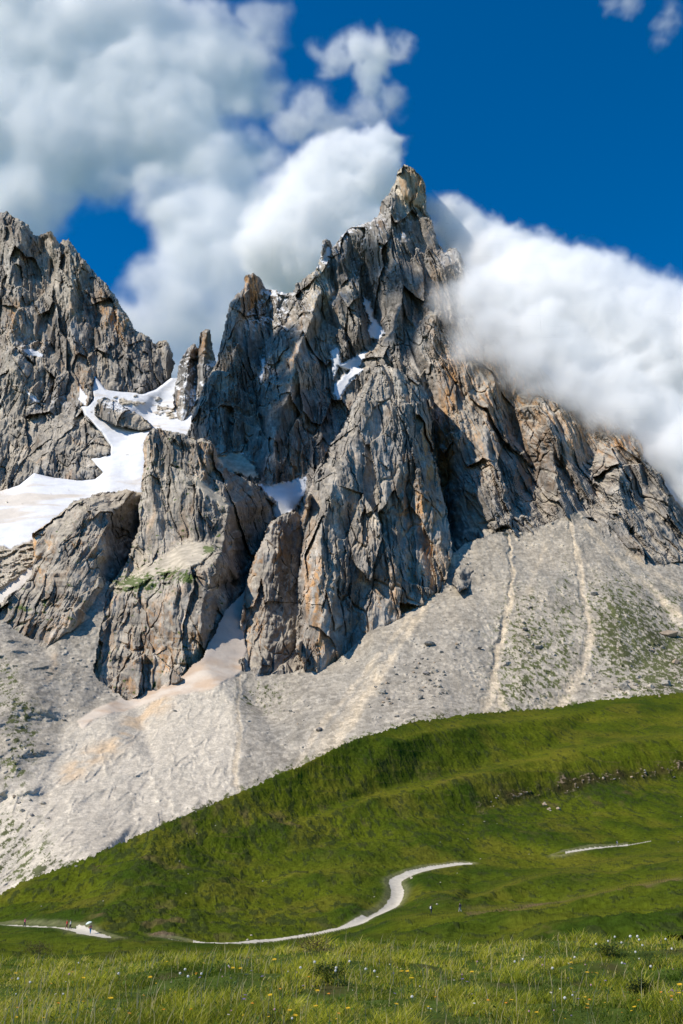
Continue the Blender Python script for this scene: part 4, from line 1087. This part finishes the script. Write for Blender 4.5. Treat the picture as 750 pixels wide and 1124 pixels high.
# tall thin seed stalks
n1_ = 1300
yv = 8*(50/8)**rng.random(n1_); xv = (rng.random(n1_)*2-1)*(yv*.36+1)
tag(blades(n1_, xv, yv, rng.uniform(.25, .5, n1_), .006*(yv/8)**.9, np.broadcast_to(np.array([.50,.42,.22]), (n1_, 3))*rng.uniform(.7, 1.2, (n1_, 1)), .25, name='seed_grass'),
    'tall thin straw coloured seed stalks rising above the meadow grass', 'grass', kind='stuff')
# low broad-leaved herbs between the tufts
n2_ = 16000
yv = 6.8*(46/6.8)**rng.random(n2_); xv = (rng.random(n2_)*2-1)*(yv*.36+1)
hm = fbm(np.stack([xv/1.6, yv/2, xv*0], -1), 3, 720) > .02; xv, yv = xv[hm], yv[hm]; n2_ = len(xv)
zl = meadow_z(xv, yv)+rng.uniform(.02, .16, n2_); an = rng.uniform(0, 6.28, n2_); L_ = rng.uniform(.02, .045, n2_)*(yv/9)**.5; up = rng.uniform(.1, .9, n2_)*L_
dx, dy = np.cos(an)*L_, np.sin(an)*L_
c0 = np.stack([xv, yv, zl], -1)
Vl = np.stack([c0, c0+np.stack([dx*.5-dy*.3, dy*.5+dx*.3, up*.6], -1), c0+np.stack([dx, dy, up], -1), c0+np.stack([dx*.5+dy*.3, dy*.5-dx*.3, up*.6], -1)], 1).reshape(-1, 3)
bq = (np.arange(n2_)*4)[:, None]+np.array([[0, 1, 2, 3]])
cl_ = np.repeat(np.array([.08,.14,.022])*rng.uniform(.6, 1.7, (n2_, 1)), 4, axis=0)
tag(new_mesh('herbs', Vl, bq, M_blade, cl_), 'low broad green leaves between the grass tufts', 'herbs', kind='stuff')

def ground_at(u_, v_, h=0.):
    ys = np.linspace(6.5, 60, 1200); r = rays(u_, v_); xs = r[0]*ys; zr = r[2]*ys
    g = meadow_z(xs, ys)+h; k = np.nonzero(zr <= g)[0]
    if not len(k): return None
    k = k[0]; return np.array([xs[k], ys[k], float(g[k]-h)])

# flowers: one of each kind, then copies
M_stem = mat_plain('flower_stem', (.08,.13,.03)); M_white = mat_plain('petal_white', (.80,.78,.74), transl=.3); M_yel = mat_plain('petal_yellow', (.85,.52,.02), transl=.2)
M_org = mat_plain('petal_orange', (.80,.28,.02), transl=.2); M_vio = mat_plain('petal_violet', (.13,.10,.42), transl=.2); M_pur = mat_plain('petal_purple', (.30,.07,.34), transl=.2); M_pink = mat_plain('petal_pink', (.62,.36,.42), transl=.2)
M_cen = mat_plain('flower_centre', (.55,.33,.03))
def bm_obj(name, bm, mat, parent=None, smooth=False):
    me = bpy.data.meshes.new(name); bm.to_mesh(me); bm.free(); me.materials.append(mat)
    if smooth: me.polygons.foreach_set('use_smooth', np.ones(len(me.polygons), bool))
    o = bpy.data.objects.new(name, me); sc.collection.objects.link(o)
    if parent: o.parent = parent
    return o
def tube(bm, pts, rad, n=5):
    rings = []
    for k, p in enumerate(pts):
        p = Vector(p); d = Vector(pts[min(k+1, len(pts)-1)])-Vector(pts[max(k-1, 0)]); d.normalize()
        s = d.orthogonal().normalized(); t = d.cross(s); r_ = rad[k] if hasattr(rad, '__len__') else rad
        rings.append([bm.verts.new(p+(s*math.cos(6.2832*j/n)+t*math.sin(6.2832*j/n))*r_) for j in range(n)])
    for a_, b_ in zip(rings[:-1], rings[1:]):
        for j in range(n): bm.faces.new((a_[j], a_[(j+1) % n], b_[(j+1) % n], b_[j]))
    bm.faces.new(rings[0][::-1]); bm.faces.new(rings[-1])
def flower(kind, mat, petals, r, H):
    root = bpy.data.objects.new('flower', None); sc.collection.objects.link(root); root.empty_display_size = .05
    bm = bmesh.new(); tube(bm, [(0, 0, 0), (.01, 0, H*.5), (.0, 0, H)], [.004, .003, .0025])
    for sgn in (1, -1):
        a_ = bm.verts.new((0, 0, H*.2)); b_ = bm.verts.new((sgn*.03, .012, H*.32)); c_ = bm.verts.new((sgn*.07, 0, H*.36)); d_ = bm.verts.new((sgn*.03, -.012, H*.32)); bm.faces.new((a_, b_, c_, d_))
    bm_obj('stem', bm, M_stem, root)
    bm = bmesh.new()
    if petals:
        for k in range(petals):
            t = 6.2832*k/petals; c, s = math.cos(t), math.sin(t); w_ = 3.0/petals*r*.95
            f = lambda rr, ww_, zz_: bm.verts.new((c*rr-s*ww_, s*rr+c*ww_-.25*rr*0, H+zz_))
            bm.faces.new((f(r*.15, 0, .0), f(r*.6, w_*.6, r*.22), f(r, w_*.25, r*.15), f(r, -w_*.25, r*.15), f(r*.6, -w_*.6, r*.22)))
        bloom = bm_obj('bloom', bm, mat, root)
        bm = bmesh.new(); bmesh.ops.create_uvsphere(bm, u_segments=8, v_segments=5, radius=r*.28)
        for q_ in bm.verts: q_.co.z = q_.co.z*.6+H+r*.1
        bm_obj('flower_centre', bm, M_cen, bloom)
    else:
        bmesh.ops.create_icosphere(bm, subdivisions=3, radius=r)
        for q_ in bm.verts:
            d_ = q_.co.normalized(); q_.co = d_*r*(.72+.5*abs(float(perlin(np.array(d_)*5.5, 3)))*2); q_.co.z = q_.co.z*1.1+H
        bm_obj('bloom', bm, mat, root)
    root.rotation_euler = (.35, 0, 0)
    return root
def copy_tree(o, parent=None):
    c = o.copy(); sc.collection.objects.link(c)
    if parent: c.parent = parent
    for ch in o.children: copy_tree(ch, c)
    return c
KINDS = {'white': (flower('w', M_white, 0, .022, .34), 'white fluffy flower head on a thin stem in the meadow', 'white fluffy flowers'),
         'daisy': (flower('d', M_white, 12, .026, .26), 'white daisy with yellow centre in the meadow', 'white daisies'),
         'yellow': (flower('y', M_yel, 14, .026, .28), 'golden yellow many-petalled flower in the meadow', 'yellow flowers'),
         'orange': (flower('o', M_org, 12, .022, .25), 'orange flower on a short stem in the meadow', 'orange flowers'),
         'violet': (flower('v', M_vio, 5, .022, .22), 'small violet-blue flower low in the meadow', 'violet-blue flowers'),
         'pink': (flower('p', M_pink, 0, .018, .20), 'round dull pink clover-like flower head in the meadow', 'pink flower heads')}
used_f = set()
SPOTS = [('white',a_,b_,1.2) for a_, b_ in [(672,1028),(692,1027),(700,1031),(668,1020),(684,1022),(697,1045),(665,1033),(718,1026),(706,1037),(656,1036),(565,1055),(571,1053),(632,1049),(600,1022),(591,1025),(705,1026),(680,1034),(727,1030),(605,1062),(199,1068),(203,1071),(225,1068),(203,1064),(327,1060),(366,1065),(368,1062),(346,1056),(386,1054),(398,1062),(20,1072),(35,1078),(134,1068),(619,1095),(738,1040),(712,1060),(686,1056),(450,1092),(411,1066)]]
SPOTS += [('daisy',a_,b_,1.2) for a_, b_ in [(250,1114),(604,1088),(500,1076),(190,1078),(412,1072),(66,1090),(520,1100)]]
SPOTS += [('yellow',a_,b_,1.5) for a_, b_ in [(630,1056),(623,1063),(645,1067),(651,1068),(166,1070),(267,1062),(255,1061),(303,1051),(320,1112),(319,1109),(348,1104),(347,1086),(443,1066),(448,1064),(452,1074),(702,1105),(748,1078),(748,1090),(560,1098),(17,1068),(120,1095),(430,1102),(590,1112),(90,1072),(300,1090),(385,1105),(640,1102),(520,1066)]]
SPOTS += [('orange',a_,b_,1.3) for a_, b_ in [(642,1106),(647,1097),(535,1097),(557,1100),(310,1085),(339,1072),(362,1090),(214,1108),(218,1068),(180,1108),(60,1100),(480,1095),(735,1092),(370,1112),(140,1112),(729,1088),(274,1100),(705,1098),(22,1106)]]
SPOTS += [('violet',a_,b_,1.3) for a_, b_ in [(272,1070),(274,1066),(290,1071),(336,1081),(268,1095),(628,1089),(637,1097),(663,1075),(686,1057),(510,1078),(509,1074),(430,1090),(590,1050),(222,1072),(268,1092)]]
for _ in range(90):
    SPOTS.append((random.choice(['yellow','yellow','orange','pink','white','pink','violet','daisy']), random.uniform(5, 745), random.uniform(1048, 1120), random.uniform(.6, 1.0)))
for kd, a_, b_, s_ in SPOTS:
    src, lab, grp = KINDS[kd]
    H = {'white': .34, 'daisy': .26, 'yellow': .28, 'orange': .25, 'violet': .22, 'pink': .20}[kd]
    P0 = ground_at(a_, b_, H*.7)
    if P0 is None: continue
    k = (.5 if kd in ('white','daisy') else .6)*s_*float(np.clip((P0[1]/11)**.55, .8, 1.9)); P0 = ground_at(a_, b_, H*k)
    if P0 is None: continue
    o = src if kd not in used_f else copy_tree(src)
    used_f.add(kd); o.location = P0
    o.scale = (k, k, k); o.rotation_euler = (random.uniform(.0, .35), random.uniform(-.2, .2), random.uniform(-.6, .6))
    tag(o, lab, 'flower', grp)
for kd, (src, lab, grp) in KINDS.items():
    if kd not in used_f:
        for ch in list(src.children_recursive): bpy.data.objects.remove(ch)
        bpy.data.objects.remove(src)

# leafy plants
def shrub(u_, v_, W_, H_, n, colr, label, lsize=.03, name='shrub', spikes=None, cat='plant'):
    P0 = ground_at(u_, v_)
    if P0 is None: return
    root = bpy.data.objects.new(name, None); sc.collection.objects.link(root); root.location = P0
    bm = bmesh.new()
    for k in range(9):
        t = 6.28*k/9+random.random(); e = (math.cos(t)*W_*.35, math.sin(t)*W_*.3, H_*random.uniform(.5, .9))
        tube(bm, [(0, 0, -.03), (e[0]*.4, e[1]*.4, e[2]*.6), e], [.006, .004, .002], 4)
    bm_obj('stem', bm, M_stem, root)
    r = rng; d = r.normal(size=(n, 3)); d /= np.linalg.norm(d, axis=1, keepdims=True); rad = r.random(n)**.4
    lump = .75+.5*fbm(d*1.6, 3, int(u_))
    c0 = d*rad[:, None]*lump[:, None]*np.array([W_/2, W_/2.4, H_/2])+np.array([0, 0, H_*.5])
    c0[:, 2] = np.abs(c0[:, 2])
    an = r.uniform(0, 6.28, n); L_ = lsize*r.uniform(.6, 1.3, n); up = r.uniform(-.3, .9, n)*L_; dx, dy = np.cos(an)*L_, np.sin(an)*L_
    Vq = np.stack([c0, c0+np.stack([dx*.5-dy*.28, dy*.5+dx*.28, up*.7], -1), c0+np.stack([dx, dy, up], -1), c0+np.stack([dx*.5+dy*.28, dy*.5-dx*.28, up*.7], -1)], 1).reshape(-1, 3)
    cc_ = np.repeat(np.asarray(colr)*r.uniform(.6, 1.5, (n, 1)), 4, axis=0)
    new_mesh('leaves', Vq, (np.arange(n)*4)[:, None]+np.array([[0, 1, 2, 3]]), M_blade, cc_, parent=root)
    if spikes:
        bm = bmesh.new()
        for k in range(spikes[0]):
            a_ = random.uniform(-W_/2, W_/2); b_ = random.uniform(-W_/3, W_/3); zz_ = H_*random.uniform(.8, 1.2)
            m_ = bmesh.ops.create_icosphere(bm, subdivisions=2, radius=spikes[1])['verts']
            for q_ in m_:
                dd_ = q_.co.normalized(); q_.co = q_.co*(1+.5*float(perlin(np.array(dd_)*4+k, 1))); q_.co += Vector((a_, b_, zz_))
        bm_obj('bloom', bm, spikes[2], root)
    return tag(root, label, cat)
shrub(705, 1098, .62, .34, 1500, (.028,.052,.016), 'dark green leafy shrub in the grass at the lower right', .035)
shrub(712, 1064, .5, .55, 420, (.10,.12,.035), 'loose yellowish herb rising just behind the dark leafy shrub', .03, name='herb')
shrub(746, 1104, .20, .14, 260, (.05,.09,.02), 'low plant with purple blossoms at the lower right edge', .025, name='flowering_plant', spikes=(22, .009, M_pur))
shrub(362, 1078, .9, .32, 1300, (.035,.06,.015), 'low dark green clump right of the middle of the meadow', .03)
shrub(345, 1052, 1.5, .7, 800, (.13,.10,.045), 'brownish wispy bush on the brow of the meadow', .05)
shrub(40, 1052, 1.6, .55, 900, (.10,.085,.035), 'brownish tuft of dry herbs at the left end of the meadow brow', .05)
shrub(668, 1050, 1.0, .3, 900, (.035,.05,.016), 'dark low clump under the white flower heads on the brow', .035)

# ------------------------------------------------------------------ hikers
M_skin = mat_plain('skin', (.50,.32,.22), var=.05)
def skin_body(name, J, E, R, mat, parent=None, sub=1):
    me = bpy.data.meshes.new(name); me.from_pydata(J, E, []); o = bpy.data.objects.new(name, me); sc.collection.objects.link(o)
    md = o.modifiers.new('skin', 'SKIN'); sd = o.modifiers.new('sub', 'SUBSURF'); sd.levels = sub; sd.render_levels = sub
    for v, r_ in zip(me.skin_vertices[0].data, R): v.radius = (r_, r_)
    me.skin_vertices[0].data[0].use_root = True
    dg = bpy.context.evaluated_depsgraph_get(); m2 = bpy.data.meshes.new_from_object(o.evaluated_get(dg)); bpy.data.objects.remove(o)
    m2.materials.clear(); m2.materials.append(mat); m2.polygons.foreach_set('use_smooth', np.ones(len(m2.polygons), bool))
    o = bpy.data.objects.new(name, m2); sc.collection.objects.link(o)
    if parent: o.parent = parent
    return o
def person(P0, rz, top, legs, hair, label, pack=None, arm_up=False, stride=.22, h=1.72):
    root = bpy.data.objects.new('person', None); sc.collection.objects.link(root); root.location = P0; root.rotation_euler = (0, 0, rz); s = h/1.75; root.scale = (s, s, s)
    s_ = stride
    ra = [(.19, 0, 1.42), (.27, -.12, 1.18), (.18, -.34, 1.22), (.16, -.40, 1.26)] if arm_up else [(.19, 0, 1.42), (.25, .05, 1.14), (.25, -.08, .90), (.25, -.11, .82)]
    la = [(-.19, 0, 1.42), (-.25, -.05, 1.14), (-.25, -.16, .92), (-.25, -.20, .84)]
    J = [(0, 0, .95), (0, 0, 1.15), (0, 0, 1.38), (0, 0, 1.48), (0, -.01, 1.56), (0, -.02, 1.66), (0, -.015, 1.74)]+ra+la
    J += [(.10, 0, .90), (.11, -s_*.5, .50), (.11, -s_, .09), (.11, -s_-.16, .04), (-.10, 0, .90), (-.11, s_*.3, .50), (-.11, s_, .10), (-.11, s_-.14, .04)]
    E = [(0,1),(1,2),(2,3),(3,4),(4,5),(5,6),(2,7),(7,8),(8,9),(9,10),(2,11),(11,12),(12,13),(13,14),(0,15),(15,16),(16,17),(17,18),(0,19),(19,20),(20,21),(21,22)]
    R = [.14,.13,.15,.06,.07,.10,.07, .06,.045,.035,.04, .06,.045,.035,.04, .09,.065,.045,.04, .09,.065,.045,.04]
    skin_body('body', J, E, R, M_skin, root)
    mt = mat_plain('clothing', top, var=.08); ml = mat_plain('clothing', legs, var=.08); mh = mat_plain('hair', hair, var=.1)
    I = [0,1,2,7,8,9,11,12,13]
    skin_body('jacket', [J[k] for k in I], [(0,1),(1,2),(2,3),(3,4),(4,5),(2,6),(6,7),(7,8)], [R[k]*1.16+.008 for k in I], mt, root)
    I = [0,15,16,17,19,20,21]
    skin_body('trousers', [J[k] for k in I], [(0,1),(1,2),(2,3),(0,4),(4,5),(5,6)], [.15,.105,.08,.062,.105,.08,.062], ml, root)
    bm = bmesh.new(); bmesh.ops.create_uvsphere(bm, u_segments=14, v_segments=9, radius=.115)
    for q_ in bm.verts: q_.co = Vector((q_.co.x*.95, q_.co.y*1.08+.012, q_.co.z*.95+1.70+ (.03 if q_.co.y < -.03 and q_.co.z < .02 else 0)))
    bm_obj('hair', bm, mh, root, True)
    if pack:
        bm = bmesh.new(); bmesh.ops.create_cube(bm, size=1)
        for q_ in bm.verts: q_.co = Vector((q_.co.x*(.30 if q_.co.z < 0 else .24), q_.co.y*.18+.24, q_.co.z*.48+1.24))
        bmesh.ops.bevel(bm, geom=bm.edges[:], offset=.05, segments=2, affect='EDGES')
        bm_obj('backpack', bm, mat_plain('backpack', pack), root)
    return tag(root, label, 'person')
def near_path(u_, v_):
    return hl(u_, v_)
person(near_path(27, 1018.3), 1.7, (.75,.05,.22), (.05,.05,.07), (.10,.06,.03), 'person in a bright pink top walking at the far left of the path', stride=.2)
person(near_path(73.2, 1020.3), -1.4, (.70,.03,.03), (.12,.03,.03), (.08,.05,.03), 'person in red walking on the left stretch of the path')
person(near_path(77, 1020.8), -1.5, (.65,.66,.62), (.02,.02,.03), (.05,.04,.03), 'person in a white top and dark trousers beside the one in red')
pu = near_path(99.2, 1025.6)
person(pu, -.3, (.72,.22,.17), (.05,.17,.33), (.25,.22,.2), 'person in a coral top and blue trousers walking under a pale umbrella', arm_up=True)
person(near_path(677.8, 929.5), 1.9, (.35,.38,.45), (.30,.27,.24), (.02,.02,.03), 'person with a dark blue pack on the path high on the right', pack=(.015,.02,.06))
person(near_path(473.5, 1003.), 2.6, (.02,.02,.03), (.02,.02,.03), (.03,.02,.02), 'person in dark clothes with a white pack in the hollow behind the hump', pack=(.75,.75,.75), h=1.5)
person(near_path(505.2, 1001.5), -2.2, (.02,.02,.05), (.4,.4,.43), (.02,.02,.02), 'person in a dark jacket and light trousers in the hollow behind the hump', pack=(.03,.03,.05), h=1.5)
# umbrella
um = bpy.data.objects.new('umbrella', None); sc.collection.objects.link(um)
s = 1.72/1.75; um.location = (pu[0]-.05, pu[1]-.36, pu[2]+1.22); um.rotation_euler = (.12, -.35, 0)
bm = bmesh.new(); tube(bm, [(0, 0, -.05), (0, 0, .95)], .012, 8); bm_obj('shaft', bm, mat_plain('metal', (.3,.3,.3)), um)
bm = bmesh.new(); tube(bm, [(0, 0, -.05), (0, 0, -.15), (.03, 0, -.19), (.06, 0, -.15)], .018, 8); bm_obj('handle', bm, mat_plain('dark_grip', (.03,.03,.03)), um)
bm = bmesh.new(); c_ = bm.verts.new((0, 0, .95)); rings = []
for rr, zz_ in ((.25, .91), (.45, .82), (.60, .68)):
    rings.append([bm.verts.new((math.cos(6.2832*k/16)*rr*(1 if k % 2 == 0 else .95), math.sin(6.2832*k/16)*rr*(1 if k % 2 == 0 else .95), zz_+(0 if k % 2 == 0 else .025))) for k in range(16)])
for k in range(16): bm.faces.new((c_, rings[0][k], rings[0][(k+1) % 16]))
for a_, b_ in zip(rings[:-1], rings[1:]):
    for k in range(16): bm.faces.new((a_[k], b_[k], b_[(k+1) % 16], a_[(k+1) % 16]))
bm_obj('canopy', bm, mat_plain('umbrella_cloth', (.60,.68,.64)), um)
tag(um, 'pale greenish white umbrella held over the person in the coral top', 'umbrella')
